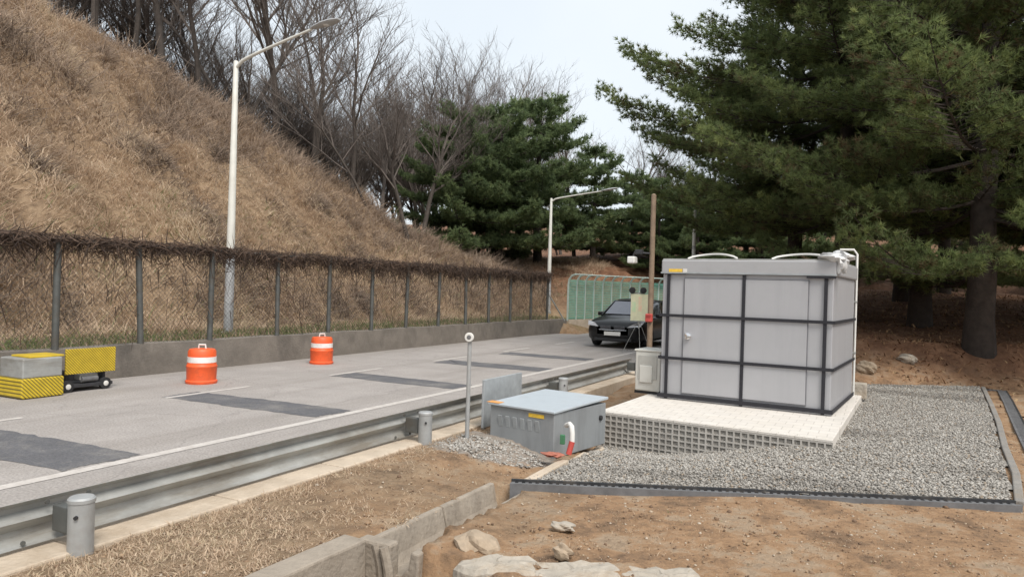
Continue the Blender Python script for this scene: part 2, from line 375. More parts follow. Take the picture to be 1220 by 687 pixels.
fine = sst(-5, -4.2, V[:, 0]) * sst(4, 2.4, V[:, 0]) * sst(10, 8.4, V[:, 1]) * (V[:, 1] > 2) * (right_out(V[:, 0], V[:, 1]) > .7) * ~((V[:, 0] > -2.6) & (V[:, 1] > 5.5) & (V[:, 0] < 1.2))
V[:, 2] += fine * np.clip(rng.normal(0, .009, len(V)), -.02, .03)
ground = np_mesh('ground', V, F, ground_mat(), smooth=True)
X_, Y_ = V[:, 0], V[:, 1]
lo_, ro_ = left_out(X_, Y_), right_out(X_, Y_)
nzv = wob(X_, Y_, 1.3)
m_straw = np.clip(sst(-1.2, .6, nzv + 1.9 * sst(4.9, 3.2, Y_ + .55 * (X_ + 4.3)) - .6) * (X_ < -2.2), 0, 1)
m_straw = np.maximum(m_straw, sst(1.6, 3.6, lo_))
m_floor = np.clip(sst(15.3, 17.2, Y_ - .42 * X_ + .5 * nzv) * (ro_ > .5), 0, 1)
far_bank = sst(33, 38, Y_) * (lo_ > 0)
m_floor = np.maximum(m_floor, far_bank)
m_green = sst(0, .5, lo_) * sst(3.4, 1.4, lo_) * (.8 + .35 * nzv) * (1 - far_bank)
m_grey = ((X_ + 3.7) ** 2 / .55 + (Y_ - 6.85) ** 2 / .35 < 1) * .7 * sst(-.8, .6, nzv + .4)
for nm, a in (('m_straw', m_straw), ('m_floor', m_floor), ('m_green', m_green), ('m_grey', m_grey)):
    at_ = ground.data.attributes.new(nm, 'FLOAT', 'POINT'); at_.data.foreach_set('value', np.clip(a, 0, 1).astype(np.float32))
tag(ground, 'brown earth verge, dry hillside and wood floor as one ground', None, kind='structure')

# ------------------------------------------------------------------ road
def arc_pts(rad, a0, a1, n): return [(AC[0] - rad*math.cos(R(a)), AC[1] + rad*math.sin(R(a))) for a in np.linspace(a0, a1, n)]
rv, rf = [], []
ys = list(np.linspace(-25, 27, 14))
cl_in = [(-4.85, y) for y in ys] + arc_pts(9.85, 4, 90, 16) + [(60, 36.85)]
cl_out = [(-13.25, y) for y in ys] + arc_pts(18.25, 4, 90, 16) + [(60, 45.25)]
mb = MB()
for a, b in zip(cl_in, cl_out): rv += [(*b, 0), (*a, 0)]
mb.add(rv, [(2*i, 2*i+1, 2*i+3, 2*i+2) for i in range(len(cl_in)-1)])
tag(mb.build('road', M['asphalt']), 'worn grey two lane road', None, kind='structure')
for poly in ([(-10.15, 4.35), (-7.25, 4.5), (-7.23, 5.4), (-10.1, 5.3)], [(-10.5, 8.15), (-7.28, 8.2), (-7.22, 9.0), (-10.55, 8.9)],
             [(-10.3, 12.05), (-7.25, 11.95), (-7.22, 12.7), (-10.25, 12.85)], [(-10.2, 15.8), (-7.2, 15.75), (-7.15, 16.65), (-10.2, 16.7)],
             [(-10.1, 19.2), (-7.3, 19.1), (-7.3, 19.9), (-10.1, 20.0)]):
    pts = []
    for i in range(4):
        a, b = np.array(poly[i]), np.array(poly[(i+1) % 4])
        for t in np.linspace(0, 1, 26)[:-1]: pts.append(tuple(a + (b-a)*t + rng.normal(0, .016, 2) + .015*math.sin(t*9+i*2)))
    mb = MB().add([(x, y, .004) for x, y in pts], [tuple(range(len(pts)))])
    o = mb.build('road_patch', M['patch'])
    if o.data.polygons[0].normal.z < 0: o.data.flip_normals()
    tag(o, 'dark asphalt repair patch across the lane', None, kind='structure')
mk = MB()
def strip(mk, x0, x1, y0, y1): mk.add([(x0, y0, .005), (x1, y0, .005), (x1, y1, .005), (x0, y1, .005)], [(0, 1, 2, 3)])
for y in np.arange(-6, 27, 1.5): strip(mk, -7.18, -7.03, y, y + 1.5)
for y in np.arange(-8.2, 27, 4): strip(mk, -10.42, -10.31, y + .3, y + 2.1)
tag(mk.build('road_markings', M['paint']), 'worn white lane markings', None, kind='structure')
mb = MB()
for i in range(20):
    y0 = -8 + i * 1.2; y1 = y0 + 1.188
    if y1 > 15.6: break
    mb.box((-4.57, (y0+y1)/2, .15), (.64, y1-y0, .31 + .004 * (i % 3)))
tag(mb.build('kerb', M['kerb'], bevel=.012), 'pale concrete kerb strip under the guardrail', None, kind='structure')

# ------------------------------------------------------------------ retaining wall and chain link fence with dead vines
prof = [(-13.08, -.05), (-13.12, .62), (-13.32, .64), (-13.34, -.05)]
mb = MB(); path = [(-13.2, y) for y in np.linspace(-6, 27, 34)] + arc_pts(18.2, 3, 12, 4)
rings = []
for i, (x, y) in enumerate(path):
    a = max(0, math.atan2(y - 27, 5 - x)) if y > 27 else 0
    dx, dy = -math.cos(a), math.sin(a)
    rings.append([(x + dx * (-(px + 13.2)), y + dy * (-(px + 13.2)), pz + (.012 * math.sin(i * 2.1) if pz > 0 else 0)) for px, pz in prof])
mb.loft(rings)
tag(mb.build('retaining_wall', M['concrete']), 'low stained concrete retaining wall below the vine covered fence', 'wall')

fence = empty('chain_link_fence', (-13.18, 4, .62), 0, 'long grey chain link fence on the low wall, overgrown with dead vines', 'fence')
FX, FY0 = -13.18, 4.0
post_y = [4.45, 6.2, 8.02, 9.72, 11.4, 13.41, 15.27, 17.12, 18.84, 20.7, 22.5, 24.2, 26.0, 27.9, 29.6]
for i, py in enumerate(post_y):
    lean = {3: -.11}.get(i, rnd.uniform(-.03, .03))
    MB().tube([(0, py - FY0, -.02), (rnd.uniform(-.02, .02), py - FY0 + lean, 2.0)], .062 if i < 5 else .055, 10).build('post', M['fencepost'], fence, smooth=True)
MB().tube([(0, .2, 1.97), (0, 25.8, 1.97)], .025, 6).build('top_rail', M['fencepost'], fence, smooth=True)
MB().tube([(0, 25.6, 1.2), (.55, 26.3, -.05)], .035, 6).build('brace', M['galv'], fence, smooth=True)
# chain link: real crossing wires
L_, H_, st = 25.6, 1.95, .1
c0 = np.arange(-H_, L_, st); wires = []
for sgn in (1, -1):
    for c in c0:
        y0, y1 = max(c, .2), min(c + H_, L_)
        if y1 <= y0: continue
        z0, z1 = y0 - c, y1 - c
        if sgn < 0: z0, z1 = H_ - z0, H_ - z1
        wires.append((y0, z0, y1, z1))
wq = np.array(wires); hw = .0035
Vw = []
for y0, z0, y1, z1 in wq:
    for dx, dz in ((-hw, 0), (hw, 0), (0, hw * 1.4)):
        Vw += [(dx - .05, y0, z0 + dz), (dx - .05, y1, z1 + dz)]
Vw = np.array(Vw); nb = np.arange(len(wq))[:, None] * 6
Fw = np.concatenate([nb + np.array([0, 1, 3, 2]), nb + np.array([2, 3, 5, 4]), nb + np.array([4, 5, 1, 0])])
np_mesh('wire_mesh', Vw, Fw, M['wire'], fence)

def sticks(P, D, Ln, Wd, tint, bend=None, nm='brush', mt=None, parent=None):
    """thin three-sided tapering sticks from P along D"""
    n = len(P); D = D / np.linalg.norm(D, axis=1, keepdims=True)
    a = np.cross(D, rng.normal(size=(n, 3))); a /= np.linalg.norm(a, axis=1, keepdims=True) + 1e-9
    b = np.cross(D, a)
    mid = P + D * (Ln * .5)[:, None] + (0 if bend is None else bend * .3); tip = P + D * Ln[:, None] + (0 if bend is None else bend)
    W = Wd[:, None]
    vs = [P + a*W, P - a*W*.5 + b*W*.87, P - a*W*.5 - b*W*.87, mid + a*W*.8, mid - a*W*.4 + b*W*.7, mid - a*W*.4 - b*W*.7, tip]
    Vv = np.stack(vs, 1).reshape(-1, 3); k = np.arange(n)[:, None] * 7
    tris = [(0, 1, 4), (0, 4, 3), (1, 2, 5), (1, 5, 4), (2, 0, 3), (2, 3, 5), (3, 4, 6), (4, 5, 6), (5, 3, 6)]
    Ff = np.concatenate([k + np.array(t) for t in tris])
    return np_mesh(nm, Vv, Ff, mt, parent, col=np.repeat(tint, 7))

nv = 12000
vy = rng.uniform(3.8, 29.8, nv)
top = rng.random(nv) < .9
band = .16 + .13 * wob(vy, vy * 0, 1.1) + .1 * wob(vy, vy * 0 + 3, 3.3); band = np.clip(band, .05, .6)
vz = np.where(top, 2.68 - np.abs(rng.normal(0, 1, nv)) * band * .8, .75 + 1.9 * rng.random(nv) ** .6)
vx = FX + rng.normal(0, .07, nv) * np.where(top, 1.2, .6)
P = np.stack([vx, vy, vz], 1)
D = np.stack([rng.normal(0, .25, nv), rng.normal(0, 1, nv), rng.normal(0, .45, nv) - .25], 1)
D[~top] = np.stack([rng.normal(0, .15, (~top).sum()), rng.normal(0, .5, (~top).sum()), -np.abs(rng.normal(0, 1, (~top).sum()))], 1)
bend = np.stack([rng.normal(0, .03, nv), rng.normal(0, .08, nv), -np.abs(rng.normal(0, .08, nv))], 1)
tag(sticks(P, D, rng.uniform(.15, .5, nv), rng.uniform(.005, .011, nv), rng.random(nv), bend, 'dead_vines', M['vine']),
    'mat of dead brown vines hanging over the top of the chain link fence', 'vines', kind='stuff')

# green fence round the bend
gf = empty('green_fence', (0, 0, 0), 0, 'pale green curved top mesh fence at the bend behind the black car', 'fence')
ga = np.linspace(13, 62, 25)
gp = [(AC[0] - 18.3*math.cos(R(a)), AC[1] + 18.3*math.sin(R(a)), R(a)) for a in ga]
mb = MB(); rings = []
for x, y, a in gp:
    dx, dy = -math.cos(a), math.sin(a)
    rings.append([(x - dx*.12, y - dy*.12, -.05), (x - dx*.1, y - dy*.1, .6), (x + dx*.1, y + dy*.1, .6), (x + dx*.12, y + dy*.12, -.05)])
mb.loft(rings); mb.build('base_kerb', M['kerb'], gf)
mesh_v = []
for x, y, a in gp:
    dx, dy = -math.cos(a), math.sin(a)
    pts = [(x, y, .55), (x, y, 2.2), (x - dx*.05, y - dy*.05, 2.45), (x - dx*.2, y - dy*.2, 2.62), (x - dx*.42, y - dy*.42, 2.68)]
    MB().tube(pts, .045, 6).build('post', M['greensteel'], gf, smooth=True)
mb = MB()
for zz in np.arange(.68, 2.4, .12): mb.tube([(x, y, zz) for x, y, a in gp], .013, 3)
for i in range(len(gp) - 1):
    for t in np.linspace(0, 1, 13)[:-1]:
        x = gp[i][0]*(1-t)+gp[i+1][0]*t; y = gp[i][1]*(1-t)+gp[i+1][1]*t; mb.tube([(x, y, .62), (x, y, 2.45)], .011, 3)
mb.build('mesh_panel', M['greenmesh'], gf)
mb = MB(); mb.tube([(x + .42*math.cos(a), y - .42*math.sin(a), 2.68) for x, y, a in gp], .03, 6); mb.build('top_rail', M['greensteel'], gf)

# ------------------------------------------------------------------ guardrail
gr = empty('guardrail', (-4.5, 0, 0), 0, 'galvanised steel crash barrier on round posts along the near road edge', 'guardrail')
pf = [(.0, .335), (-.02, .345), (-.075, .385), (-.08, .42), (-.03, .46), (-.012, .485), (-.03, .5), (-.08, .53), (-.075, .56), (-.02, .597), (0, .605)]
pf2 = [(x + .006, z) for x, z in pf][::-1]
for k, (y0, y1, off) in enumerate(((-6, 4.55, 0), (4.4, 14.5, -.007))):
    MB().loft([[(x + off, y, z) for x, z in pf + pf2] for y in (y0, y1)]).build('rail_beam', M['galv'], gr)
for i, py in enumerate((2.78, 6.5, 10.25, 14.1)):
    p = MB().lathe([(.072, .1), (.072, .605)], 24, Matrix.Translation((.24, py, 0))).build('post', M['postgalv'], gr, smooth=True)
    MB().lathe([(.077, .595), (.077, .615), (.066, .626), (.01, .63)], 24, Matrix.Translation((.24, py, 0))).build('cap', M['postgalv'], p, smooth=True)
    MB().lathe([(.012, 0), (.012, .014)], 10, Matrix.Translation((.285, py - .06, .52)) @ Matrix.Rotation(R(90), 4, 'X') @ Matrix.Rotation(R(35), 4, 'Y')).build('bolt', M['black'], p)
    for q in range(4): MB().lathe([(.014, 0), (.014, .012)], 8, Matrix.Translation((.012 if q % 2 else .002, py - .2 + .13*q, .36 + .215*(q % 2))) @ Matrix.Rotation(R(90), 4, 'Y')).build('splice_bolt', M['fencepost'], gr)
    MB().box((.087, py, .47), (.158, .07, .16)).build('spacer_block', M['fencepost'], gr, bevel=.008)

# ------------------------------------------------------------------ street lamps
def lamp(loc, h, arm, rise, label, rz=0):
    t = empty('street_lamp', loc, rz, label, 'street lamp', 'street lamps behind the fence')
    MB().lathe([(.16, -.1), (.16, .06), (.1, .1)], 16).build('base', M['galv'], t, smooth=True)
    MB().lathe([(.115, .1), (.11, 1.95), (.105, 2.0)], 16).build('lower_sleeve', M['lampgrey'], t, smooth=True)
    MB().lathe([(.1, 1.99), (.06, h - .02), (.05, h)], 16).build('pole', M['lamp'], t, smooth=True)
    pts = []
    for u in np.linspace(0, 1, 12):
        pts.append((arm * u, 0, h - .18 + .2 * min(1, u / .12) * (1 - .5 * min(1, u/.12)) * 1.0 + rise * u ** .85))
    a = MB().tube(pts, [.045 - .016 * u for u in np.linspace(0, 1, 12)], 10).build('arm', M['lamp'], t, smooth=True)
    ex, ez = pts[-1][0], pts[-1][2]
    hd = MB()
    rings = []
    for u, wv, th in ((-.05, .045, .04), (.1, .09, .07), (.35, .15, .11), (.6, .14, .1), (.8, .07, .05)):
        rings.append([(ex + u, wv * math.cos(q), ez + .02 + u * .12 + th * math.sin(q) * (.55 if math.sin(q) > 0 else .4)) for q in np.linspace(0, 2*math.pi, 12, endpoint=False)])
    h_ = hd.loft(rings).build('lamp_head', M['lampgrey'], t, smooth=True)
    MB().lathe([(.11, -.05), (.08, .0), (.02, .02)], 14, Matrix.Translation((ex + .4, 0, ez + .03)) @ Matrix.Rotation(math.pi, 4, 'X')).build('lens', M['lens'], h_, smooth=True)
    return t
lamp((-14.5, 13.1, hz(-14.5, 13.1)), 6.8, 2.45, .55, 'taller nearer cream street lamp rising in front of the dry hillside')
lamp((-15.0, 33.8, hz(-15, 33.8)), 5.75, 2.7, .35, 'farther pale street lamp standing against the dark pines')

# ------------------------------------------------------------------ traffic drums
def drum(loc, label, rz):
    t = empty('traffic_drum', loc, rz, label, 'traffic drum', 'orange traffic drums by the wall')
    MB().lathe([(.275, 0), (.285, .03), (.285, .05), (.262, .07), (.27, .3), (.276, .31), (.276, .33), (.262, .345), (.255, .395)], 28).build('drum_body', M['barrel'], t, smooth=True)
    MB().lathe([(.258, .395), (.258, .5)], 28).build('reflective_band', M['reflect'], t, smooth=True)
    MB().lathe([(.252, .5), (.248, .6), (.225, .64), (.06, .655)], 28).build('drum_top', M['barrel'], t, smooth=True)
    h = MB().tube([(-.07, 0, .645), (-.06, 0, .72), (.06, 0, .72), (.07, 0, .645)], .018, 8).build('handle', M['white'], t, smooth=True)
    return t
drum((-11.4, 9.7, .0), 'larger looking orange drum nearest the yellow striped road barrier', .4)
drum((-12.05, 13.75, .0), 'orange drum farther along the wall, past the tall lamp pole', 1.1)

# ------------------------------------------------------------------ striped barrier equipment by the wall
bx = empty('barrier_box', (-12.15, 7.03, 0), 0, 'grey steel box with yellow striped lower half beside the wall', 'barrier box')
MB().box((0, 0, .475), (.62, .62, .31)).build('upper_casing', M['galv'], bx, bevel=.02)
MB().box((0, 0, .165), (.66, .66, .31)).build('striped_base', M['hazard2'], bx, bevel=.02)
MB().box((0, .1, .645), (.5, .55, .03)).build('lid', M['yellowpaint'], bx, bevel=.008)
ct = empty('barrier_cart', (-12.3, 7.9, 0), 0, 'low dark wheeled cart carrying a yellow striped warning panel', 'barrier cart')
ch = MB(); ch.box((0, 0, .1), (.6, .86, .06)); ch.box((-.05, -.28, .24), (.4, .06, .22)); ch.box((-.05, .36, .24), (.4, .06, .22)); ch.box((-.2, .05, .2), (.1, .7, .2)); ch.build('chassis', M['darksteel'], ct, bevel=.008)
MB().box((.18, .02, .235), (.16, .32, .1)).build('motor', M['galv'], ct, bevel=.015)
MB().tube([(.26, -.12, .2), (.26, .16, .2)], .05, 12).build('roller', M['pgrey'], ct, smooth=True)
pan = MB().box((.3, .02, .515), (.03, .88, .42)).build('warning_panel', M['hazard'], ct, bevel=.006)
for sy in (-.36, .3):
    wh = MB().lathe([(.06, -.035), (.1, -.03), (.1, .03), (.06, .035)], 20, Matrix.Translation((.27, sy, .1)) @ Matrix.Rotation(R(90), 4, 'Y')).build('wheel', M['black'], ct, smooth=True)
    MB().lathe([(.045, .03), (.045, .042), (.02, .05)], 14, Matrix.Translation((.27, sy, .1)) @ Matrix.Rotation(R(90), 4, 'Y')).build('hub', M['white'], wh, smooth=True)

# ------------------------------------------------------------------ car
car = empty('parked_car', (-8.2, 26.6, .004), R(0), 'black sedan seen from the front on the road by the green fence', 'car')
def ring(y, wd, zb, zt, rnd_=.06):
    h = [(0, zb), (wd*.8, zb), (wd*.96, zb+.1), (wd, zb+.3), (wd*.985, zt-.18), (wd*.93, zt-.05), (wd*.75, zt+.0), (wd*.4, zt+.025), (0, zt+.035)]
    return [(x, y, z) for x, z in h] + [(-x, y, z) for x, z in h[-2:0:-1]]
st_ = [(-2.4, .5, .36, .6), (-2.36, .7, .26, .7), (-2.24, .84, .2, .79), (-1.95, .92, .18, .86), (-1.45, .935, .18, .93), (-.95, .935, .18, .98), (0, .94, .18, 1.0), (1.2, .935, .18, 1.02), (1.9, .91, .2, 1.04), (2.25, .85, .25, 1.02), (2.36, .76, .35, .92)]
cb = MB().loft([ring(*a) for a in st_]).build('body', M['carpaint'], car, smooth=True)
def cabring(y, wd, zt): return [(wd*.98, y, .94), (wd*.86, y, zt-.1), (wd*.74, y, zt-.02), (0, y, zt), (-wd*.74, y, zt-.02), (-wd*.86, y, zt-.1), (-wd*.98, y, .94), (0, y, .94)]
MB().loft([cabring(-1.1, .86, 1.0), cabring(-.3, .86, 1.42), cabring(.2, .87, 1.49), (cabring(.9, .86, 1.47)), cabring(1.85, .82, 1.07)]).build('cabin_glass', M['glass'], car, smooth=True)
MB().add([(-.7, -1.08, 1.0), (.7, -1.08, 1.0), (.61, -.32, 1.4), (-.61, -.32, 1.4)], [(0, 1, 2, 3)]).build('windscreen', M['windshield'], car, loc=(0, -.014, .02))
rr = lambda y, z: [(-.63, y, z), (-.3, y, z+.025), (.3, y, z+.025), (.63, y, z), (.63, y, z-.03), (-.63, y, z-.03)]
MB().loft([rr(-.3, 1.43), rr(.2, 1.49), rr(.9, 1.47), rr(1.25, 1.35)]).build('roof', M['carpaint'], car, smooth=True)
for sx in (-1, 1):
    MB().tube([(sx*.8, -1.12, .97), (sx*.65, -.3, 1.42), (sx*.67, .9, 1.45), (sx*.72, 1.8, 1.07)], .028, 6).build('roof_pillar', M['carpaint'], car, smooth=True)
    hl = [(sx*.46, -2.385, .655), (sx*.83, -2.25, .68), (sx*.9, -2.06, .82), (sx*.62, -2.27, .765)]
    MB().add(hl + [(x, y + .08, z) for x, y, z in hl], [(0, 1, 2, 3) if sx > 0 else (3, 2, 1, 0), (0, 4, 5, 1), (1, 5, 6, 2), (2, 6, 7, 3), (3, 7, 4, 0)]).build('headlight', M['headlight'], car, loc=(0, -.045, .0))
    m_ = MB().box((sx*.98, -.72, 1.0), (.2, .1, .13)).build('wing_mirror', M['carpaint'], car, bevel=.03)
    for wy in (-1.42, 1.42):
        wl = MB().lathe([(.2, -.1), (.3, -.1), (.325, -.07), (.325, .07), (.3, .1), (.2, .1)], 26, Matrix.Translation((sx*.835, wy, .325)) @ Matrix.Rotation(R(90)*sx, 4, 'Y')).build('wheel', M['black'], car, smooth=True)
        MB().lathe([(.2, .08), (.19, .105), (.05, .09), (.03, .105)], 20, Matrix.Translation((sx*.835, wy, .325)) @ Matrix.Rotation(R(90)*sx, 4, 'Y')).build('rim', M['chrome'], wl, smooth=True)
    gk = MB()
    for k in range(4): gk.box((sx*.22, -2.405, .585 + k*.03), (.34, .03, .012))
    gk.build('grille', M['seam'], car)
MB().box((0, -2.41, .45), (.52, .03, .115)).build('number_plate', M['white'], car, bevel=.004)
MB().box((0, -2.35, .27), (1.2, .06, .1)).build('lower_intake', M['black'], car, bevel=.02)
MB().tube([(-.43, -2.4, .56), (0, -2.42, .555), (.43, -2.4, .56)], .008, 6).build('chrome_trim', M['chrome'], car)

car.scale = (1.12, 1.1, 1.12)
# ------------------------------------------------------------------ portable sign, brown pole, camera
sg = empty('portable_sign', (-6.8, 22.4, .0), R(24), 'pale yellow tripod sign with two dark lamps in front of the car', 'warning sign')
MB().box((0, 0, 1.36), (.5, .025, .78)).build('sign_board', mat('pale_yellow_board', (.84, .82, .56), .5, var=.18, scale=4), sg, bevel=.006)
sg.scale = (1.08, 1.08, 1.08)
MB().box((.02, -.016, 1.46), (.1, .008, .42)).build('printed_panel', mat('faded_orange_print', (.8, .5, .36), .6, var=.5, scale=9, c2=(.8, .76, .52)), sg)
MB().box((-.16, -.016, 1.38), (.1, .008, .3)).build('printed_panel', mat('faded_green_print', (.5, .7, .42), .6, var=.5, scale=9, c2=(.78, .78, .54)), sg)
for a in (-90, 30, 150):
    MB().tube([(0, .05, 1.0), (.5*math.cos(R(a)), .05 + .5*math.sin(R(a)), .0)], .008, 6).build('leg', M['galv'], sg)
MB().tube([(0, .03, .75), (0, .03, 1.8)], .02, 8).build('mast', M['galv'], sg)
for sx in (-.22, .1):
    lm = MB().lathe([(.09, -.05), (.09, .05), (.06, .06)], 20, Matrix.Translation((sx, 0, 1.86)) @ Matrix.Rotation(R(90), 4, 'X')).build('warning_lamp', M['black'], sg, smooth=True)
MB().box((-.06, .03, 1.78), (.42, .02, .03)).build('crossbar', M['galv'], sg)

pl = empty('brown_pole', (-4.5, 15.65, .25), 0, 'slim weathered brown pole rising behind the white unit', 'pole')
MB().lathe([(.062, 0), (.055, 3.83), (.02, 3.86)], 14).build('pole_shaft', M['wood'], pl, smooth=True)
bxr = empty('call_box', (-4.5, 15.58, 1.32), 0, 'small red box fixed to the brown pole', 'call box')
MB().box((0, -.03, .08), (.15, .1, .18)).build('box_body', M['red'], bxr, bevel=.02)
MB().box((0, -.084, .12), (.1, .01, .05)).build('cover_plate', mat('dark_red', (.35, .04, .035), .5), bxr)
sc = empty('security_camera', (-4.56, 15.62, 2.62), 0, 'small white camera housing on a dark bracket beside the brown pole', 'camera')
MB().tube([(.02, -.03, .18), (-.3, -.1, .2), (-.33, -.1, .1)], .022, 8).build('bracket', M['darksteel'], sc)
MB().box((-.33, -.14, .03), (.17, .24, .15)).build('housing', M['white'], sc, bevel=.025)
MB().box((-.2, -.06, .21), (.16, .14, .1)).build('junction_box', M['darksteel'], sc, bevel=.01)
wp = empty('slender_pole', (-6.25, 27.2, 0), 0, 'thin pale pole beyond the brown pole, half hidden by the shed', 'pole')
MB().lathe([(.09, -.1), (.06, 5.0), (.03, 5.05)], 12).build('pole_shaft', M['lamp'], wp, smooth=True)
MB().lathe([(.07, 3.6), (.07, 3.72)], 12).build('clamp_band', M['galv'], wp)

# ------------------------------------------------------------------ gravel pad, grid, slab
PAD = [(-2.8, 5.84), (1.0, 7.2), (1.42, 12.0), (1.75, 16.9), (-.35, 15.6), (-1.6, 15.2), (-3.3, 13.6), (-3.25, 9.3), (-2.86, 8.1)]
def inpoly(px, py, poly):
    c = np.zeros(len(px), bool); n = len(poly)
    for i in range(n):
        x1, y1 = poly[i]; x2, y2 = poly[(i+1) % n]
        k = ((y1 > py) != (y2 > py)) & (px < (x2-x1)*(py-y1)/(y2-y1+1e-12)+x1); c ^= k
    return c
def padz(x, y): return .305 - sink(np.asarray(x, float), np.asarray(y, float))
pgx = np.arange(-3.6, 2.01, .1); pgy = np.arange(5.3, 17.3, .1)
pcx, pcy = np.meshgrid(pgx, pgy); pvi = np.arange(pcx.size).reshape(pcx.shape)
cc = inpoly((pcx[:-1, :-1] + .05).ravel(), (pcy[:-1, :-1] + .05).ravel(), PAD).reshape(pcx[:-1, :-1].shape)
PV = np.stack([pcx.ravel(), pcy.ravel(), padz(pcx.ravel(), pcy.ravel())], 1)
PF = np.stack([pvi[:-1, :-1], pvi[:-1, 1:], pvi[1:, 1:], pvi[1:, :-1]], -1)[cc]
gb = np_mesh('gravel_bed', PV, PF, mat('gravel_fines', (.3, .28, .255), .95, var=.4, scale=22, bump=1, bscale=45, stain=((.3, .24, .17), 1.2, .6)), smooth=True)
tag(gb, 'bed of grey gravel round the shed', None, kind='structure')
SLAB = [(-3.2, 8.98), (-.43, 8.7), (-.2, 13.9), (-3.0, 14.1)]

OCT_V = np.array([(1,0,0),(-1,0,0),(0,1,0),(0,-1,0),(0,0,1),(0,0,-1)], float)
OCT_F = np.array([(0,2,4),(2,1,4),(1,3,4),(3,0,4),(2,0,5),(1,2,5),(3,1,5),(0,3,5)])
def stones(x, y, z, size, tint, nm, m, flat=.7):
    n = len(x); Q = rng.normal(size=(n, 3, 3)); Q, _ = np.linalg.qr(Q)
    A = OCT_V[None] * rng.uniform(.65, 1.15, (n, 6, 1)); A = A @ Q.transpose(0, 2, 1)
    A = A * size[:, None, None]; A[..., 2] *= flat
    Vv = A + np.stack([x, y, z], 1)[:, None]
    Ff = OCT_F[None] + np.arange(n)[:, None, None] * 6
    return np_mesh(nm, Vv.reshape(-1, 3), Ff.reshape(-1, 3), m, col=np.repeat(tint, 6))
N = 150000
qx = rng.uniform(-3.4, 1.9, N); qy = 5.4 + 11.6 * rng.random(N) ** 1.35
keep = inpoly(qx, qy, PAD) & ~inpoly(qx, qy, SLAB)
qx, qy = qx[keep], qy[keep]
sz = rng.uniform(.009, .021, len(qx)); dirty = wob(qx, qy, 1.1)
tn = np.clip(rng.beta(2, 2.2, len(qx)) * .75 + .0 - .26 * sst(.1, .7, wob(qx * .45, qy * 1.5, 1.2)), 0, .8); tn = np.where(rng.random(len(qx)) < .06, 1, tn)
tag(stones(qx, qy, padz(qx, qy) + rng.uniform(-.002, .016, len(qx)), sz, tn, 'gravel', M['gravel']), 'loose grey crushed stone around the silver shed', 'gravel', kind='stuff')

sb = MB().prism(SLAB, -.1, .415).build('paving_slab', M['paving'], bevel=.01)
tag(sb, 'pale tiled concrete plinth beneath the silver shed', None, kind='structure')
# pale lattice facing on the front of the plinth, sinking into the gravel at the far end
gf_ = empty('lattice_facing', (-3.2, 8.98, 0), math.atan2(-.28, 2.77), 'pale square lattice facing on the front of the plinth, half buried in gravel', 'lattice')
fl = math.hypot(2.77, .28)
MB().box((fl/2, -.03, .14), (fl, .04, .5)).build('stone_fill', mat('stone_fill', (.33, .31, .28), .95, var=.55, scale=30, bump=1, bscale=50), gf_)
mb = MB()
for xx in np.arange(.008, fl, .082): mb.box((xx, -.058, .135), (.02, .016, .49))
for zz in np.arange(-.1, .39, .068): mb.box((fl/2, -.0595, zz), (fl, .012, .017))
mb.build('lattice_bars', M['lattice'], gf_)
mb = MB().box((fl/2, -.04, .4), (fl + .01, .05, .024)); mb.build('top_edge', M['paving'], gf_)

# ------------------------------------------------------------------ the silver shed
SW, SD, SH = 2.31, 2.25, 1.82
sh = empty('storage_shed', (-2.86, 10.56, .415), R(-4.5), 'silver panelled storage shed banded with black straps on the pale plinth', 'shed')
MB().box((SW/2, SD/2, SH/2), (SW, SD, SH)).build('wall_panels', M['shed'], sh, bevel=.012)
rf = MB().box((SW/2 + .01, SD/2 - .01, SH + .1), (SW + .05, SD + .07, .2)).build('roof', M['shedroof'], sh, bevel=.02)
MB().box((SW/2 + .01, SD/2 - .01, SH + .206), (SW + .02, SD + .04, .02)).build('roof_cap', M['galv'], rf, bevel=.006)
MB().box((SW/2 + .01, -.0465, SH + .012), (SW + .06, .006, .022)).build('drip_edge', M['louvre'], rf)
for x0, x1 in ((.33, 1.155), (1.185, 2.0)):
    d = MB().box(((x0+x1)/2, -.008, .93), (x1-x0, .02, 1.64)).build('door', M['shed'], sh, bevel=.004)
    mb = MB()
    for xx in (x0 - .008, x1 + .008): mb.box((xx, -.006, .93), (.01, .014, 1.66))
    for zz in (.103, 1.757): mb.box(((x0+x1)/2, -.006, zz), (x1-x0+.006, .014, .01))
    mb.build('door_seam', M['seam'], d)
    if x0 < 1:
        hn = MB().lathe([(.035, 0), (.035, .03), (.045, .035), (.045, .06), (.02, .07)], 18, Matrix.Translation((x0 + .085, -.018, .93)) @ Matrix.Rotation(R(90), 4, 'X')).build('door_knob', M['chrome'], d, smooth=True)
        MB().box((x0 + .06, -.024, .93), (.07, .012, .09)).build('lock_plate', M['chrome'], d, bevel=.004)
for xx, z1 in ((.095, SH), (1.17, SH), (2.22, SH)):
    MB().box((xx, -.026, z1/2), (.044, .012, z1 - .02)).build('strap', M['strap'], sh)
for zz in (.055, .6, 1.215):
    hh = .042 if zz > .1 else .055
    MB().box((SW/2, -.036, zz), (SW + .06, .01, hh)).build('strap', M['strap'], sh)
    MB().box((SW + .026, SD/2, zz), (.01, SD + .04, hh)).build('strap', M['strap'], sh)
    MB().box((-.026, SD/2, zz), (.01, SD + .04, hh)).build('strap', M['strap'], sh)
MB().box((2.16, -.044, SH - .02), (.36, .008, .03)).build('strap', M['strap'], sh)
MB().box((.2, -.044, SH - .0), (.3, .008, .022)).build('strap', M['strap'], sh)
MB().box((.2, -.0485, SH + .045), (.2, .004, .045)).build('warning_sticker', M['yellow'], rf)
MB().box((.34, -.0485, SH + .045), (.06, .004, .05)).build('white_sticker', M['white'], rf)
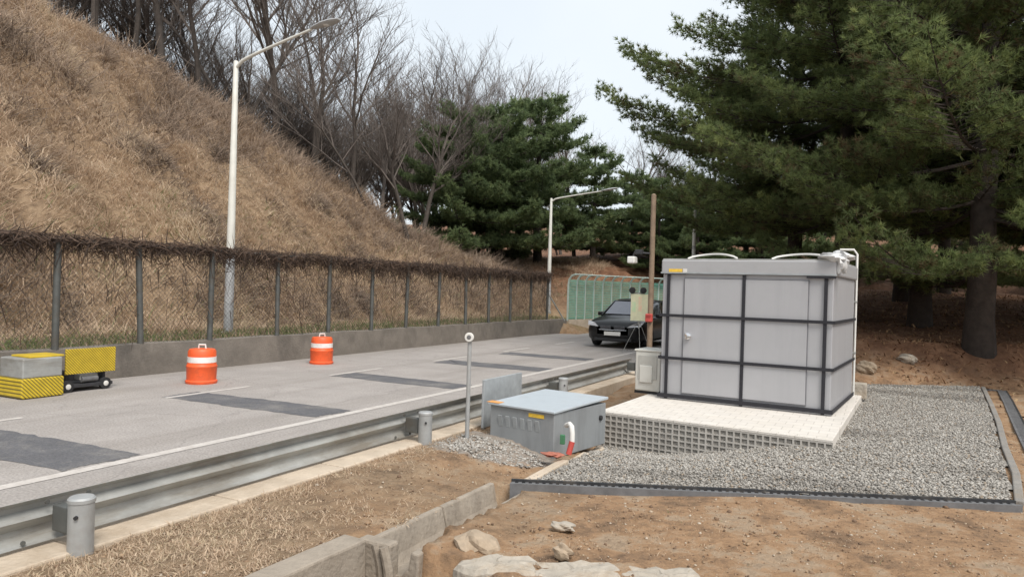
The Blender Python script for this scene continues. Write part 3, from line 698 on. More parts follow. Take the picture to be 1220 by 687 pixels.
for x0, x1 in ((.25, 1.0), (1.45, 2.25)):
    t = empty('bent_hose', (0, 0, 0), 0, 'pale bent hose arching over the shed roof near its ' + ('yellow sticker' if x0 < 1 else 'crumpled sheet'), 'hose', 'hoses on the shed roof')
    t.matrix_world = Matrix.Translation((-2.86, 10.56, .415)) @ Matrix.Rotation(R(-4.5), 4, 'Z')
    hp = [(x0 + (x1-x0)*u, .35 + .1*math.sin(u*5), SH + .235 + .07*math.sin(math.pi*u)**.6) for u in np.linspace(0, 1, 14)]
    MB().tube(hp, .014, 8).build('hose_tube', M['white'], t, smooth=True)
# crumpled sheet on the roof corner
def blob(c, r, n1, n2, amp, seed, flat=1):
    rg = np.random.default_rng(seed); ph = rg.uniform(0, 6.28, 12); fr = rg.uniform(2, 7, (12, 3)); vs = []; fs = []
    for i in range(n1 + 1):
        th = math.pi * i / n1
        for j in range(n2):
            a = 2*math.pi*j/n2; p = np.array((math.sin(th)*math.cos(a), math.sin(th)*math.sin(a), math.cos(th)))
            k = 1 + amp * sum(math.sin(p @ fr[q] + ph[q]) for q in range(12)) / 4
            vs.append((c[0]+p[0]*r[0]*k, c[1]+p[1]*r[1]*k, c[2]+p[2]*r[2]*k*flat))
    for i in range(n1):
        for j in range(n2): fs.append((i*n2+j, (i+1)*n2+j, (i+1)*n2+(j+1)%n2, i*n2+(j+1)%n2))
    return vs, fs
t = MB().add(*blob((-.55, 10.5, 2.47), (.2, .22, .075), 14, 20, .3, 3)).add(*blob((-.47, 10.4, 2.4), (.07, .09, .12), 10, 14, .35, 5)).build('crumpled_sheet', M['cloth'], smooth=True)
tag(t, 'crumpled pale plastic sheet bundled on the roof corner of the shed', 'plastic sheet')
cn = empty('conduit_pipe', (-.36, 12.75, .3), 0, 'thin white conduit running down the back corner of the shed', 'pipe')
MB().tube([(0, 0, .1), (0, 0, 2.35), (-.05, 0, 2.42), (-.25, 0, 2.42)], .018, 8).build('pipe', M['white'], cn, smooth=True)
for zz in (.8, 1.6): MB().box((-.01, 0, zz), (.06, .05, .025)).build('clip', M['galv'], cn)
t = MB().box((0, 0, .12), (.26, .24, .24)).build('footing_block', M['white_stone'], bevel=.015, loc=(-.3, 13.05, .36))
tag(t, 'white concrete footing block at the back corner of the shed', 'block')

# outdoor unit at the left end
ou = empty('outdoor_unit', (-3.12, 11.1, .415), R(-4), 'cream metal equipment unit standing beside the silver shed', 'equipment unit')
MB().box((0, 0, .34), (.4, .5, .6)).build('casing', M['offwhite'], ou, bevel=.02)
MB().box((0, 0, .655), (.43, .53, .03)).build('top_cover', M['offwhite'], ou, bevel=.01)
MB().box((.0, -.256, .4), (.3, .014, .36)).build('front_panel', M['cream2'], ou, bevel=.006)
MB().box((-.02, -.268, .3), (.2, .02, .26)).build('meter_cover', M['offwhite'], ou, bevel=.01)
for sy in (-.2, .2): MB().box((0, sy, .02), (.42, .06, .04)).build('foot', M['black'], ou)
MB().tube([(.2, -.1, .25), (.26, -.1, .25), (.27, -.1, .32)], .02, 8).build('pipe', M['white'], ou, smooth=True)

# ------------------------------------------------------------------ low grey cabinet with pipe, panel, marker
cbn = empty('equipment_cabinet', (-3.38, 7.74, .28), R(-10), 'low grey metal cabinet with louvred front and pale lid by the guardrail', 'cabinet')
cw, cdp, chh = .86, 1.1, .36
MB().box((0, 0, chh/2 - .06), (cw, cdp, chh + .12)).build('casing', M['cabinet'], cbn, bevel=.008)
MB().add([(-cw/2-.02, -cdp/2-.03, chh), (cw/2+.02, -cdp/2-.03, chh), (cw/2+.02, cdp/2+.02, chh+.04), (-cw/2-.02, cdp/2+.02, chh+.04),
          (-cw/2-.02, -cdp/2-.03, chh+.025), (cw/2+.02, -cdp/2-.03, chh+.025), (cw/2+.02, cdp/2+.02, chh+.07), (-cw/2-.02, cdp/2+.02, chh+.07)],
         [(0,3,2,1),(4,5,6,7),(0,1,5,4),(1,2,6,5),(2,3,7,6),(3,0,4,7)]).build('lid', M['cabtop'], cbn, bevel=.006)
for k in range(6):
    MB().box((-.28 + k*.1, -cdp/2 - .006, .2), (.05, .014, .12), Matrix.Rotation(R(10), 3, 'X')).build('louvre', M['louvre'], cbn)
MB().box((.2, -cdp/2 - .004, .31), (.2, .006, .04)).build('yellow_sticker', M['yellow'], cbn)
MB().box((-.38, -.53, chh+.0315), (.17, .1, .003), Matrix.Rotation(R(2), 3, 'X')).build('orange_sticker', M['orange'], cbn)
MB().lathe([(.03, 0), (.03, .02), (.015, .025)], 12, Matrix.Translation((cw/2, .42, .2)) @ Matrix.Rotation(R(90), 4, 'Y')).build('lock', M['black'], cbn)
pp = empty('drain_pipe', (-2.84, 7.02, .28), 0, 'white bent pipe with a red lower end at the front corner of the grey cabinet', 'pipe')
MB().tube([(-.08, .12, .25), (-.01, .04, .285), (.03, 0, .27), (.045, -.015, .2), (.045, -.015, .1)], .026, 12).build('white_elbow', M['white'], pp, smooth=True)
MB().tube([(.045, -.015, .12), (.02, -.04, -.01)], .03, 12).build('red_sleeve', M['red'], pp, smooth=True)
MB().box((-.06, -.02, .13), (.05, .03, .1)).build('green_tag', M['green'], pp, bevel=.006)
t = MB().add(*blob((-2.93, 6.82, .285), (.12, .08, .018), 8, 14, .3, 9)).build('red_cloth', mat('faded_red_plastic', (.42, .15, .1), .7, var=.4)); tag(t, 'scrap of faded red plastic on the soil below the white pipe', 'scrap')

pn = empty('upright_panel', (-4.1, 7.95, .28), 0, 'upright grey sheet panel standing between guardrail and low cabinet', 'panel')
MB().box((0, 0, .32), (.03, 1.0, .56)).build('sheet', M['louvre'], pn, bevel=.006)
for sy in (-.42, .42): MB().box((-.02, sy, .12), (.04, .04, .26)).build('foot', M['galv'], pn)

mkp = empty('marker_post', (-3.98, 6.9, .28), 0, 'thin grey marker post with a round white reflector', 'marker post')
MB().lathe([(.024, 0), (.022, 1.12), (.01, 1.13)], 12).build('post', M['postgalv'], mkp, smooth=True)
rfm = Matrix.Translation((.01, -.03, 1.13)) @ Matrix.Rotation(R(20), 4, 'Z') @ Matrix.Rotation(R(90), 4, 'X')
rh = MB().lathe([(.048, -.02), (.05, .015), (.044, .022)], 22, rfm).build('reflector', M['white'], mkp, smooth=True)
MB().lathe([(.024, .02), (.024, .026), (.012, .028)], 18, rfm).build('reflector_lens', M['pgrey'], rh, smooth=True)

# ------------------------------------------------------------------ pad edging and concrete drain
def trench(name, pts, wd, hgt, label):
    t = empty(name, (0, 0, 0), 0, label, 'edging', 'black plastic edging round the gravel')
    pts = [Vector((x, y, z)) for x, y, z in pts]; nrm = []
    for i in range(len(pts)):
        d = pts[min(i+1, len(pts)-1)] - pts[max(i-1, 0)]; nrm.append(Vector((-d.y, d.x, 0)).normalized())
    for off, hh, nm, m in ((wd/2, hgt, 'inner_rail', 'plastic'), (-wd/2, hgt*.8, 'outer_rail', 'pgrey')):
        rings = [[tuple(p + q*(off+s*.014) + Vector((0, 0, z))) for s, z in ((-1, -.12), (1, -.12), (1, hh), (-1, hh))] for p, q in zip(pts, nrm)]
        MB().loft(rings).build(nm, M[m], t)
    tot = MB(); grl = MB()
    for i in range(len(pts)-1):
        a, b = pts[i], pts[i+1]; L = (b-a).length; q = nrm[i]; d = (b-a).normalized()
        rot = Matrix((d, Vector((-d.y, d.x, 0)), Vector((0, 0, 1)))).transposed()
        k = 0
        while k < L:
            grl.box(a + d*(k+.02) + Vector((0, 0, hgt*.45)), (.03, wd-.03, .015), rot); k += .06
        tot.box((a+b)/2 + Vector((0, 0, -.05)), (L, wd, .06), rot)
    tot.build('channel_floor', M['plastic'], t); grl.build('grating', M['pgrey'], t)
    return t
trench('trench_edging', [(x, y, float(padz(x, y)) - .005) for x, y in ((-2.86, 5.75), (1.03, 7.14))], .1, .05, 'straight black plastic trench edging along the front of the gravel')
trench('trench_edging', [(x, y, hz(x, y) + .005) for x, y in ((1.75, 16.6), (2.08, 16.55), (1.95, 14.8), (1.8, 13), (1.64, 11), (1.52, 9.4), (1.46, 8), (1.46, 6))], .13, .015, 'curving black edging climbing the bank beside the gravel')
mb = MB()
def kerbline(mb, pts, wd, z0, z1):
    for a, b in zip(pts[:-1], pts[1:]):
        a, b = Vector((*a, 0)), Vector((*b, 0)); d = (b-a).normalized(); rot = Matrix((d, Vector((-d.y, d.x, 0)), Vector((0, 0, 1)))).transposed()
        mb.box((a+b)/2 + Vector((0, 0, (z0+z1)/2)), ((b-a).length - .01, wd, z1-z0), rot)
kerbline(mb, [(1.06, 7.3), (1.2, 8.5), (1.3, 10), (1.48, 12), (1.62, 14), (1.8, 16.8)], .07, .1, .325)
tag(mb.build('edging_strip', M['pgrey2'], bevel=.01), 'narrow grey concrete edging strip beside the gravel', 'edging strip')
mb = MB(); kerbline(mb, [(-2.8, 5.93), (-2.83, 6.9)], .1, -.05, .235); kerbline(mb, [(-2.83, 6.9), (-2.85, 7.6)], .1, -.05, .175); kerbline(mb, [(-2.85, 7.6), (-2.95, 8.3)], .1, -.05, .1)
tag(mb.build('edging_strip', M['kerb'], bevel=.015), 'whitish concrete edging between the drain and the gravel', 'edging strip')

dr = empty('concrete_drain', (-2.735, 3.8, .3), 0, 'open grey concrete drain channel running up between soil and gravel', 'drain')
cp = [(-.19, .015), (-.19, -.2), (-.15, -.28), (.15, -.28), (.19, -.2), (.19, -.03), (.13, -.025), (.11, -.14), (.06, -.19), (-.06, -.2), (-.1, -.14), (-.14, .015)]
for k, (y0, y1) in enumerate(((.05, .98), (1.0, 1.98))):
    sh_ = -.085 * (y0 - .05)
    MB().loft([[(x + sh_ - .085 * (y - y0), y, z - .05 * y) for x, z in cp] for y in (y0, y1)]).build('channel_segment', M['drain'], dr, bevel=.012)
for k, xx in enumerate((-.1, -.02)):
    rg_ = [(xx + .05*math.sin(a*.5), -.0 - .03*k, .0 - .4 * a / 6) for a in range(7)]
    MB().tube(rg_, .032, 8).build('grooved_end', M['drain'], dr, smooth=True)
pw = empty('pit_wall', (-2.95, 3.0, .3), 0, 'thick broken concrete block walling the drain pit', 'concrete wall')
mb = MB()
rgs = []
for i, y in enumerate(np.linspace(-1.2, .78, 12)):
    j = rnd.uniform(-.012, .012); rgs.append([(-.13 + j, y, -.62), (.07 + j*.5, y, -.62), (.06 + j, y, .03 + j), (-.12 + j, y, .035 + j)])
mb.loft(rgs); mb.build('wall_block', M['drain'], pw, bevel=.015)
mb = MB(); mb.box((.1, .84, -.285), (.26, .11, .6)); mb.build('end_block', M['drain'], pw, bevel=.02)
MB().box((-.02, -.6, .045), (.2, .8, .03), Matrix.Rotation(R(3), 3, 'Z')).build('cap_slab', M['kerb'], pw, bevel=.01)

def rock(loc, r, seed, m, label, name='stone', amp=.18):
    t = MB().add(*blob((0, 0, 0), r, 12, 18, amp, seed)).build(name, m, smooth=False, loc=loc); tag(t, label, 'stone'); return t
rock((-2.3, 4.16, .27), (.16, .14, .1), 21, M['stone'], 'rounded tan boulder beside the drain pit')
rock((-.24, 16.35, hz(-.24, 16.35) + .05), (.2, .16, .14), 22, M['stone'], 'orange tinted rock behind the shed at the foot of the bank')
rock((.5, 17.1, hz(.5, 17.1) + .04), (.16, .14, .12), 23, M['white_stone'], 'pale rock on the bank below the pine trunks')
for (x, y, sx, sy, a, lb) in ((-2.02, 3.92, .5, .33, 17, 'broken white concrete slab touching the tan boulder'), (-1.57, 4.06, .52, .32, 22, 'longest broken white concrete slab with a small rock upon it'), (-1.1, 4.25, .52, .28, 21, 'broken white slab at the end of the rubble row')):
    nn = 22; ring0 = []
    for q in range(nn):
        a_ = 2*math.pi*q/nn; c_, s_ = math.cos(a_), math.sin(a_); k_ = (abs(c_)**5 + abs(s_)**5) ** -.2 * rnd.uniform(.84, 1.06)
        ring0.append((sx/2*c_*k_, sy/2*s_*k_))
    mb = MB(); mb.loft([[(px*1.04, py*1.04, -.13) for px, py in ring0], [(px, py, .0 + rnd.uniform(-.012, .012)) for px, py in ring0],
        [(px*.9, py*.88, .025 + rnd.uniform(-.012, .012)) for px, py in ring0], [(px*.55, py*.55, .03 + rnd.uniform(-.012, .014)) for px, py in ring0], [(px*.15, py*.15, .03 + rnd.uniform(-.008, .008)) for px, py in ring0]])
    o = mb.build('rubble_slab', M['white_stone'], loc=(x, y, .272)); o.rotation_euler = (R(rnd.uniform(-3, 3)), R(rnd.uniform(-3, 3)), R(a))
    tag(o, lb, 'concrete slab', 'broken slabs edging the soil')
rock((-1.72, 4.2, .33), (.06, .05, .05), 24, M['stone'], 'small tan rock lying on the longest rubble slab')
rock((-1.95, 4.75, .3), (.09, .06, .03), 25, M['white_stone'], 'flat whitish stone lying on the orange soil')

# ------------------------------------------------------------------ loose ground cover
def blades(x, y, z, ln, wd, lean, tint, nm, m, label, cat, spread=.5):
    n = len(x); a = rng.uniform(0, 6.28, n)
    side = np.stack([np.cos(a), np.sin(a), np.zeros(n)], 1) * wd[:, None]
    d = np.stack([rng.normal(0, spread, n) + lean[0], rng.normal(0, spread, n) + lean[1], np.ones(n)], 1); d /= np.linalg.norm(d, axis=1, keepdims=True)
    P = np.stack([x, y, z - .02], 1); mid = P + d * (ln * .55)[:, None]
    d2 = d.copy(); d2[:, 2] -= rng.uniform(.3, 1.3, n); d2 /= np.linalg.norm(d2, axis=1, keepdims=True)
    tip = mid + d2 * (ln * .5)[:, None]
    Vv = np.stack([P - side, P + side, mid + side*.8, mid - side*.8, tip], 1).reshape(-1, 3); k = np.arange(n)[:, None]*5
    Ff = np.concatenate([k + np.array(q) for q in ((0, 1, 2), (0, 2, 3), (3, 2, 4))])
    return tag(np_mesh(nm, Vv, Ff, m, col=np.repeat(tint, 5)), label, cat, kind='stuff')
n = 330000
x = rng.uniform(-34, -15.0, n); y = rng.uniform(3, 44, n)
keep = (left_out(x, y) > 1.9)
k2 = wob(x, y, 1.5) + .6 * wob(x, y, 4) + rng.normal(0, .35, n)
keep &= (k2 > -1.1) & (rng.random(n) < np.interp(y, [3, 12, 30, 44], [1, 1, .7, .5]))
x, y, k2 = x[keep], y[keep], k2[keep]
z = height(x, y)
upper = sst(.55, .9, z / np.interp(y, RY, RZ) + .1 * wob(x, y, .8))
tn = np.clip(.5 + .26 * wob(x, y, .7) + .22 * wob(x, y, 2.1) + rng.normal(0, .09, len(x)) - .1 * upper, 0, .78)
tn = np.where((rng.random(len(x)) < .05) & (left_out(x, y) < 6), .97, tn)
blades(x, y, z, rng.uniform(.2, .55, len(x)) * (1 + .8 * np.clip(wob(x+7, y, 1.1), -.7, 1)), rng.uniform(.006, .015, len(x)), (.6 + 1.1 * wob(x, y+5, 1.3), 1.2 * wob(x+31, y, 1.1)), tn, 'dry_grass', M['straw'], 'matted dry straw coloured grass covering the steep hillside', 'grass', .6)
n = 16000
x = rng.uniform(-15.8, -13.4, n); y = rng.uniform(4, 32, n); keep = left_out(x, y) > .15; x, y = x[keep], y[keep]
blades(x, y, height(x, y), rng.uniform(.08, .28, len(x)), rng.uniform(.008, .016, len(x)), (0, 0), np.where(rng.random(len(x)) < .55, .98, rng.uniform(.2, .6, len(x))), 'verge_grass', M['straw'], 'thin green and straw grass strip behind the chain link fence', 'grass')
# foreground dry turf
n = 130000
x = rng.uniform(-4.24, -2.4, n); y = rng.uniform(1.8, 8.5, n)
dn = wob(x, y, 2.2) * .7 + 2.2 * sst(5.2, 2.6, y + .5 * (x + 4.2)) - .55 + .9 * sst(-3.9, -4.2, x)
keep = (dn + rng.normal(0, .35, n) > .42) & ~((x > -3.1) & (y < 8.3) & (x > -2.8)) & ~((x > -3.12) & (y < 3.95)) & ~((x > -3.95) & (y > 6.7))
x, y = x[keep], y[keep]
blades(x, y, height(x, y), rng.uniform(.03, .085, len(x)), rng.uniform(.0025, .006, len(x)), (0, 0), np.clip(.6 + .15*wob(x, y, 3) + rng.normal(0, .14, len(x)), .05, .8), 'dry_turf', M['straw'], 'short dry turf between the guardrail and the drain', 'grass', .9)
n = 45000
x = rng.uniform(-2.2, 4.5, n); y = rng.uniform(3.4, 7.6, n)
keep = ~inpoly(x, y, PAD) & (wob(x, y, 1.7) + rng.normal(0, .3, n) > .1) & (x > -2 + 0*y) & (y < 5.2 + .46*(x+2.7))
x, y = x[keep], y[keep]
blades(x, y, height(x, y), rng.uniform(.02, .06, len(x)), rng.uniform(.002, .004, len(x)), (0, 0), np.clip(.5 + rng.normal(0, .2, len(x)), .05, 1), 'sparse_grass', M['straw'], 'sparse dry grass on the orange soil in front of the gravel', 'grass', 1.0)
# pebbles and clods
n = 30000
x = rng.uniform(-4.2, 5, n); y = 2.5 + 9 * rng.random(n) ** 1.4
keep = ~inpoly(x, y, PAD) & ~inpoly(x, y, SLAB) & ~((x > -2.8) & (x < -2.55) & (y < 7)) & ~((x > -3.1) & (x < -1.95) & (y < 3.95)) & ~((x < -2.8) & (y > 7))
x, y = x[keep], y[keep]; s = .004 + .012 * rng.random(len(x)) ** 3 + (rng.random(len(x)) < .012) * .018
tag(stones(x, y, height(x, y) + s * .2, s, rng.random(len(x)) ** 2.2, 'pebbles', M['pebble']), 'small stones and clods scattered over the orange soil', 'pebbles', kind='stuff')
n = 900
a = rng.uniform(0, 6.28, n); q = np.sqrt(rng.random(n)); x = -3.62 + .62*q*np.cos(a); y = 6.72 + .42*q*np.sin(a); keep = x > -4.2; x, y = x[keep], y[keep]
tag(stones(x, y, height(x, y) + .006, rng.uniform(.01, .024, len(x)), rng.beta(2, 2, len(x))*.75, 'gravel', M['gravel']), 'spilled grey gravel round the foot of the marker post', 'gravel', kind='stuff')
# leaf and needle litter
n = 34000
x = rng.uniform(-4, 14, n); y = 12 + 22 * rng.random(n) ** 1.3
keep = (y - .42*x > 15.6 + rng.normal(0, .5, n)) | (rng.random(n) < .02); keep &= ~inpoly(x, y, PAD) & ~inpoly(x, y, SLAB) & (right_out(x, y) > .5); x, y = x[keep], y[keep]
blades(x, y, height(x, y) + .01, rng.uniform(.06, .2, len(x)), rng.uniform(.008, .025, len(x)), (0, 0), rng.random(len(x)) ** 1.2, 'leaf_litter', M['litter'], 'red brown needle and leaf litter under the big pines', 'leaf litter', 2.2)

# brambles on the hillside
P_, D_, L_, W_, T_ = [], [], [], [], []
for i in range(680):
    while True:
        x = rnd.uniform(-33, -16); y = rnd.uniform(6, 36)
        hrel = hz(x, y) / float(np.interp(y, RY, RZ))
        if float(left_out(x, y)) > 2.2 and rnd.random() < (.9 if float(left_out(x, y)) < 3.6 else (.05 if i <= 640 else 1) if hrel < .5 else (1 if i <= 640 else .2)): break
    dark = i > 640
    k = 330 if dark else rnd.randint(60, 140); r = rnd.uniform(.35, 1.2); hgt = rnd.uniform(.4, 1.4 if hrel > .6 else .85)
    bx_ = rng.normal(0, r*.5, k); by_ = rng.normal(0, r*.5, k); zz = height(x + bx_, y + by_)
    P_.append(np.stack([x + bx_, y + by_, zz], 1)); D_.append(np.stack([rng.normal(.2, .6, k), rng.normal(0, .6, k), rng.uniform(.25, 1, k)], 1))
    L_.append(rng.uniform(.4, 1, k)*hgt); W_.append(rng.uniform(.006, .014, k)); T_.append(np.clip((.0 if dark else rnd.random()*.7) + rng.normal(.15, .15, k), 0, 1))
P_ = np.concatenate(P_); n = len(P_)
tag(sticks(P_, np.concatenate(D_), np.concatenate(L_), np.concatenate(W_), np.concatenate(T_), np.stack([rng.normal(.05, .15, n), rng.normal(0, .15, n), -np.abs(rng.normal(0, .15, n))], 1), 'dead_brush', M['brush']),
    'tangled brown dead brush over the upper hillside', 'brush', kind='stuff')

# ------------------------------------------------------------------ bare trees
def bare_tree(seed, H=9.5, stems=1, thin=1.0):
    rg = random.Random(seed); tr, cr_ = MB(), MB()
    def grow(p, d, ln, r, lev):
        n = 4 if lev < 2 else 3; pts = [p]; rad = [r]; q = p.copy(); dd = d.copy()
        for i in range(n):
            dd = (dd + Vector((rg.gauss(0, .13), rg.gauss(0, .13), rg.gauss(.05, .08)))).normalized(); q = q + dd * ln / n; pts.append(q.copy()); rad.append(r * (1 - (.5 if lev < 3 else .75) * (i+1)/n))
        (tr if lev == 0 else cr_).tube(pts, rad, 7 if lev == 0 else (4 if lev == 1 else 3), caps=False)
        if lev >= 4: return
        k = (7, 5, 5, 4)[lev]
        for j in range(k):
            u = rg.uniform(.5 if lev == 0 else .2, 1.0); i = min(int(u*n), n-1); f = u*n - i; pp = pts[i].lerp(pts[i+1], f); rr = rad[i]*(1-f)+rad[i+1]*f
            az = rg.uniform(0, 6.28); o = Vector((math.cos(az), math.sin(az), rg.uniform(-.1, .6)))
            nd_ = (dd * .75 + o * rg.uniform(.45, .8)).normalized()
            grow(pp, nd_, ln * rg.uniform(.42, .66), max(.0075, rr * .6), lev + 1)
        # leader
        grow(pts[-1], dd, ln * .5, rad[-1], lev + 1)
    for s in range(stems):
        a = rg.uniform(0, 6.28); t = .08 if stems == 1 else .22
        grow(Vector((.15*s, .1*s, -.3)), Vector((math.cos(a)*t, math.sin(a)*t, 1)).normalized(), H*.62, .14*thin*(1 if s == 0 else .75), 0)
    t = empty('bare_tree', (0, 0, 0), 0, 'bare tree', 'tree')
    tr.build('trunk', M['barebark'], t, smooth=True); cr_.build('crown', M['twig'], t)
    return t
protos = [bare_tree(101, 9.5), bare_tree(102, 10.5, 2), bare_tree(103, 9, 1, .9), bare_tree(104, 8.5, 2, .8), bare_tree(105, 10, 1, 1.15)]
used = set()
def put_bare(i, x, y, sc, rz, label, group, lean=0):
    p = protos[i]
    z = hz(x, y) - .1
    if i in used: t = dup(p, (x, y, z), rz, sc, label, group)
    else:
        used.add(i); t = p; t.location = (x, y, z); t.rotation_euler = (0, 0, rz); t.scale = (sc, sc, sc); t['label'] = label; t['group'] = group
    if lean: t.rotation_euler = (R(lean * .35), R(lean), rz)
    return t
GB = 'leafless trees along the top of the dry hillside'
front = [(0, -30.5, 16.9, 1.0, 'leafless tree at the top corner of the hillside, highest up the slope'),
    (1, -28.8, 18.6, 1.0, 'two stemmed leafless tree near the top of the bare hillside'),
    (2, -28.2, 20.0, 1.05, 'straight dark leafless tree high on the ridge, second upslope of the tall lamp'),
    (4, -27.3, 20.9, 1.1, 'thick dark leafless trunk on the ridge, first upslope of the tall lamp'),
    (0, -26.6, 22.4, 1.0, 'leafless tree directly behind the top of the tall street lamp'),
    (3, -25.4, 23.4, 1.15, 'forked leafless tree under the arm of the tall street lamp'),
    (4, -24.2, 24.4, 1.15, 'stout leafless tree rising behind the head of the tall street lamp'),
    (1, -23.0, 25.3, .95, 'two stemmed leafless tree just beyond the tall lamp head'),
    (2, -21.6, 26.3, .95, 'slim leafless tree midway down the falling ridge'),
    (3, -20.6, 27.2, .95, 'forked leafless tree on the lower ridge before the pines'),
    (0, -19.9, 28.6, .8, 'slanting dark leafless tree leaning towards the pines'),
    (4, -20.6, 30.5, .85, 'leafless tree standing closest to the row of pines')]
for i, x, y, s, lb in front: put_bare(i, x, y, s, rnd.uniform(0, 6.28), lb, GB, lean=14 if 'slanting' in lb else rnd.uniform(-3, 6))
for k in range(64):
    u = (k + rnd.random()*.8) / 64
    y = 19 + 27 * u; x = -34 + 11 * u + rnd.uniform(-2.5, 2.5) + (-3 if k % 2 else 0)
    put_bare(rnd.randrange(5), x, y, rnd.uniform(.75, 1.05), rnd.uniform(0, 6.28), 'slender leafless tree in the dense back rows of the wooded ridge', 'bare trees in the back rows of the ridge')
for (x, y, s) in ((-28, 40, 1.15), (-26.5, 43, 1.2), (-25, 46, 1.2), (-24.5, 50, 1.2), (-22.5, 53, 1.15), (-29, 45, 1.25), (-19, 47, .95), (-16.5, 52, .95), (-14.5, 56, .9), (-12, 62, .9)):
    put_bare(rnd.randrange(5), x, y, s, rnd.uniform(0, 6.28), 'faint leafless tree showing above the pines', 'bare trees beyond the pines')

# ------------------------------------------------------------------ pines
def pine(seed, H, R0, z0, nl, dens=1.0, nw=.02, nlen=.17, m='needle', tr=.28, shape=None, extra=(), npt=13):
    rg = np.random.default_rng(seed); tk = MB()
    zs = np.linspace(-.4, H, 14); wx = np.cumsum(rg.normal(0, .03, 14)); wy = np.cumsum(rg.normal(0, .03, 14)); wx[0:2] = 0; wy[0:2] = 0
    tk.tube([(wx[i], wy[i], zs[i]) for i in range(14)], [tr * (1.25 if i == 0 else 1) * (1 - .93 * max(0, zs[i]) / H) + .01 for i in range(14)], 12)
    TP, TD, TT = [], [], []
    def shp(u): return (1 - u) ** .62 * (1 - .35 * np.exp(-u / .08)) if shape is None else shape(u)
    for i in range(nl + len(extra)):
        wh = i // 5; nwh = nl // 5; u = min(.99, ((wh + rg.normal(.3, .1)) / nwh)) ** 1.05; z = z0 + (H - z0 - .3) * max(0, u)
        u = max(0, u); az = (i % 5) * 1.2566 + wh * .9 + rg.normal(0, .22)
        Ln = R0 * shp(u) * rg.uniform(.72, 1.12) + .35
        d = np.array((math.cos(az), math.sin(az), 0)); sag = rg.uniform(.0, .1) if u < .5 else rg.uniform(.05, .3)
        if i >= nl: z, az, Ln, sag, u = *extra[i - nl], .3; d = np.array((math.cos(az), math.sin(az), 0))
        bx0, by0 = np.interp(z, zs, wx), np.interp(z, zs, wy)
        def pt(t): return np.array((bx0, by0, z)) + d * Ln * t + np.array((0, 0, Ln * (sag * t - .16 * math.sin(t * 2.6) * (1 - u) + .14 * t * t)))
        lp = [pt(t) for t in np.linspace(0, 1, 7)]
        r0 = max(.014, tr * .2 * (Ln / R0) ** .8)
        tk.tube(lp, [r0 * (1 - .85 * t) for t in np.linspace(0, 1, 7)], 5, caps=False)
        nb_ = int((8 + Ln * 5.5) * dens)
        for b in range(nb_):
            t = .16 + .84 * (b + rg.random()) / nb_; p = pt(t); sgn = 1 if b % 2 else -1
            sd_ = np.array((-d[1], d[0], 0)) * sgn
            bt = rg.normal(0, .17)
            bl = (.3 + .34 * Ln * (1 - t) ** .8) * rg.uniform(.6, 1.15)
            bd = d * rg.uniform(.4, .9) + sd_ * rg.uniform(.55, 1.0) + np.array((0, 0, rg.uniform(-.02, .26))); bd /= np.linalg.norm(bd)
            if bl > .7: tk.tube([p, p + bd*bl*.5 + np.array((0, 0, .02)), p + bd*bl], [.014, .01, .005], 3, caps=False)
            nt_ = max(3, int(bl / .085 * dens))
            for q in range(nt_):
                s = .25 + .75 * (q + rg.random()) / nt_
                TP.append(p + bd * bl * s + rg.normal(0, .085, 3) + np.array((0, 0, .02 + .12 * s * s))); TD.append(bd + np.array((0, 0, .55)) + rg.normal(0, .3, 3)); TT.append(bt)
        TP.append(pt(1)); TD.append(d + np.array((0, 0, .5))); TT.append(0)
    TP = np.array(TP); TD = np.array(TD); TD /= np.linalg.norm(TD, axis=1, keepdims=True); n = len(TP)
    tint = np.clip(rg.normal(.42, .12, n) + np.array(TT), 0, 1)
    dirs = TD[:, None] * rg.uniform(.5, 1.1, (n, npt, 1)) + rg.normal(0, .55, (n, npt, 3)); dirs /= np.linalg.norm(dirs, axis=2, keepdims=True)
    side = np.cross(dirs, rg.normal(size=(n, npt, 3))); side /= np.linalg.norm(side, axis=2, keepdims=True) + 1e-9
    ln = rg.uniform(.7, 1.2, (n, npt, 1)) * nlen; base = TP[:, None] - dirs * .02
    Vv = np.stack([base - side*nw*.5, base + side*nw*.5, base + dirs*ln], 2).reshape(-1, 3); Ff = np.arange(len(Vv)).reshape(-1, 3)
    tn = np.clip(np.repeat(tint, npt) + rg.normal(0, .1, n*npt), 0, 1)
    t = empty('pine_tree', (0, 0, 0), 0, 'pine', 'tree')
    tk.build('trunk', M['bark'], t, smooth=True); np_mesh('crown', Vv, Ff, M[m], t, col=np.repeat(tn, 3))
    return t, n
def place(t, x, y, rz, sc, label, group, dz=-.05):
    t.location = (x, y, hz(x, y) + dz); t.rotation_euler = (0, 0, rz); t.scale = (sc,)*3; t['label'] = label; t['group'] = group
GR = 'big pines on the bank behind the shed'
p1, n1 = pine(1, 14, 6.4, 1.6, 50, 1.38, nw=.017, nlen=.17, npt=21, tr=.28)
place(p1, 1.85, 18.2, .3, 1, 'large pine with the thickest trunk, nearest on the bank', GR)
p2, n2 = pine(2, 15, 6.6, 3.0, 45, 1.3, nw=.023, nlen=.18, npt=17, tr=.27)
place(p2, .9, 21.8, 1.0, 1, 'big pine with a straight dark trunk behind the first one', GR)
p3, n3 = pine(3, 15, 7.0, 2.8, 45, 1.3, nw=.023, nlen=.18, npt=17, tr=.27)
place(p3, -1.0, 22.3, 2.2, 1, 'big pine rising right behind the back corner of the shed', GR)
p4, n4 = pine(4, 14, 5.9, 2.6, 45, 1.3, nw=.023, nlen=.18, npt=17, tr=.26, extra=((6.3, R(-154), 6.7, .06), (7.2, R(-148), 5.9, .1), (5.5, R(-165), 5.4, .05)))
place(p4, -2.7, 26.4, 0, 1, 'dark pine behind the shed roof with a long bough reaching out over the road', GR)
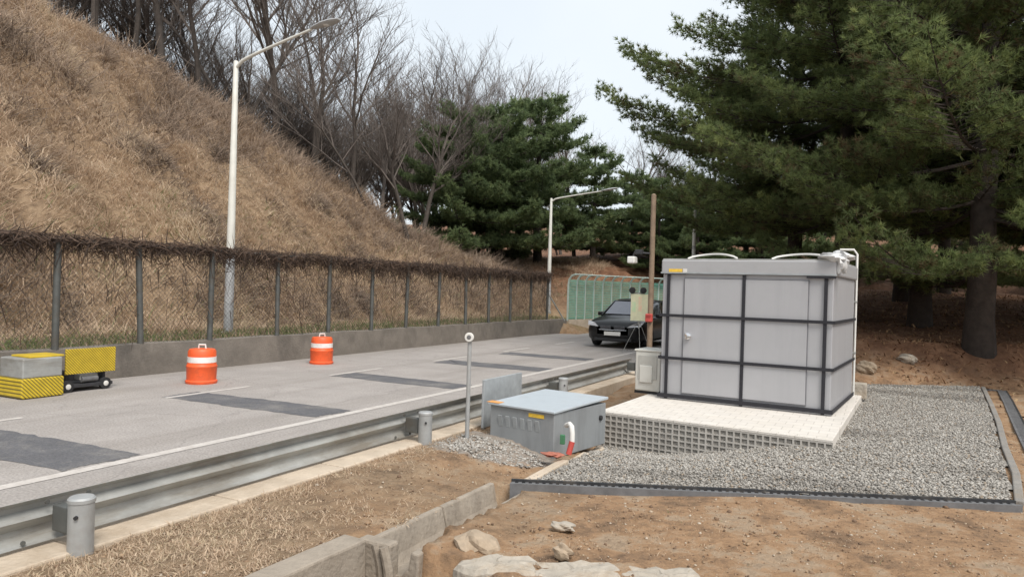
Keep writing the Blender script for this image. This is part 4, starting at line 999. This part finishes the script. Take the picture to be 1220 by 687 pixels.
for src, x, y, rz, s, lb in ((p2, .6, 29.4, 3.0, .9, 'pine with a small trunk glimpsed deep between the two nearest trunks'),
        (p2, 6.2, 20.5, 4.2, .95, 'pine at the right edge whose boughs hang above the bank'), (p3, 4.2, 25.6, 5.1, .95, 'pine filling the upper corner behind the thickest trunk'),
        (p1, 8.6, 27.0, 1.4, .9, 'pine deep in the wood beyond the bank'),
        (p3, 9.5, 47.5, 2.4, .9, 'far pine beyond the wood, glimpsed low between the trunks'), (p2, 15.5, 48.5, .4, .95, 'far pine closing the view past the thickest trunk'),
        (p1, 3.5, 49.0, 4.4, .9, 'far pine behind the shed corner, seen under the boughs'), (p2, 12.0, 33.5, 5.0, .85, 'shaded pine beyond the bank at the edge of the wood'), (p3, 2.2, 34.0, 3.6, .9, 'back pine standing behind the second row of trunks')):
    dup(src, (x, y, hz(x, y) - .05), rz, s, lb, GR)
GM = 'dark pines between the dry hill and the road bend'
q1, m1 = pine(11, 9.4, 5.8, .9, 35, 1.25, nw=.045, nlen=.24, m='needle_far', tr=.24, npt=11)
q2, m2 = pine(12, 9.4, 4.9, 1.1, 35, 1.25, nw=.045, nlen=.24, m='needle_far', tr=.24, npt=11)
place(q1, -20.6, 34.4, .5, .9, 'pine closest to the dry hill with its trunk showing at the edge', GM)
place(q2, -18.3, 39.5, 2.0, 1.12, 'tallest dark pine with a narrow pointed top behind the far lamp', GM)
for src, x, y, rz, s, lb in ((q1, -19.6, 37.0, 3.3, 1.0, 'broad pine just right of the one at the hill edge'), (q2, -16.6, 44.2, 4.0, .83, 'pine behind the arm of the far street lamp'),
        (q1, -15.4, 48.5, 1.2, .66, 'smaller pine sloping down towards the brown pole'), (q2, -11.3, 47.5, .3, .6, 'low pine behind the brown pole and the green fence'), (q1, -8.0, 50.0, 2.6, .85, 'pine behind the sign and the thin pale pole'),
        (q2, -22.3, 41.5, 1.9, .9, 'pine hidden deep behind the broad one'), (q1, -3.5, 51.0, 5.2, 1.0, 'distant pine behind the shed and road bend'),
        (q2, -14.2, 50.5, 2.2, .64, 'short pine filling the gap under the far lamp arm'), (q1, -12.6, 45.2, 5.6, .56, 'bushy pine left of the brown pole top, above the green fence'), (q2, -6.5, 46.5, .9, .7, 'narrow pine beyond the thin pale pole'), (q1, -10.0, 44.6, 3.1, .62, 'young pine just beyond the green fence'),
        (q1, -13.0, 55.0, 4.2, .6, 'distant pine showing between the far lamp and the brown pole')):
    dup(src, (x, y, hz(x, y) - .05), rz, s, lb, GM)
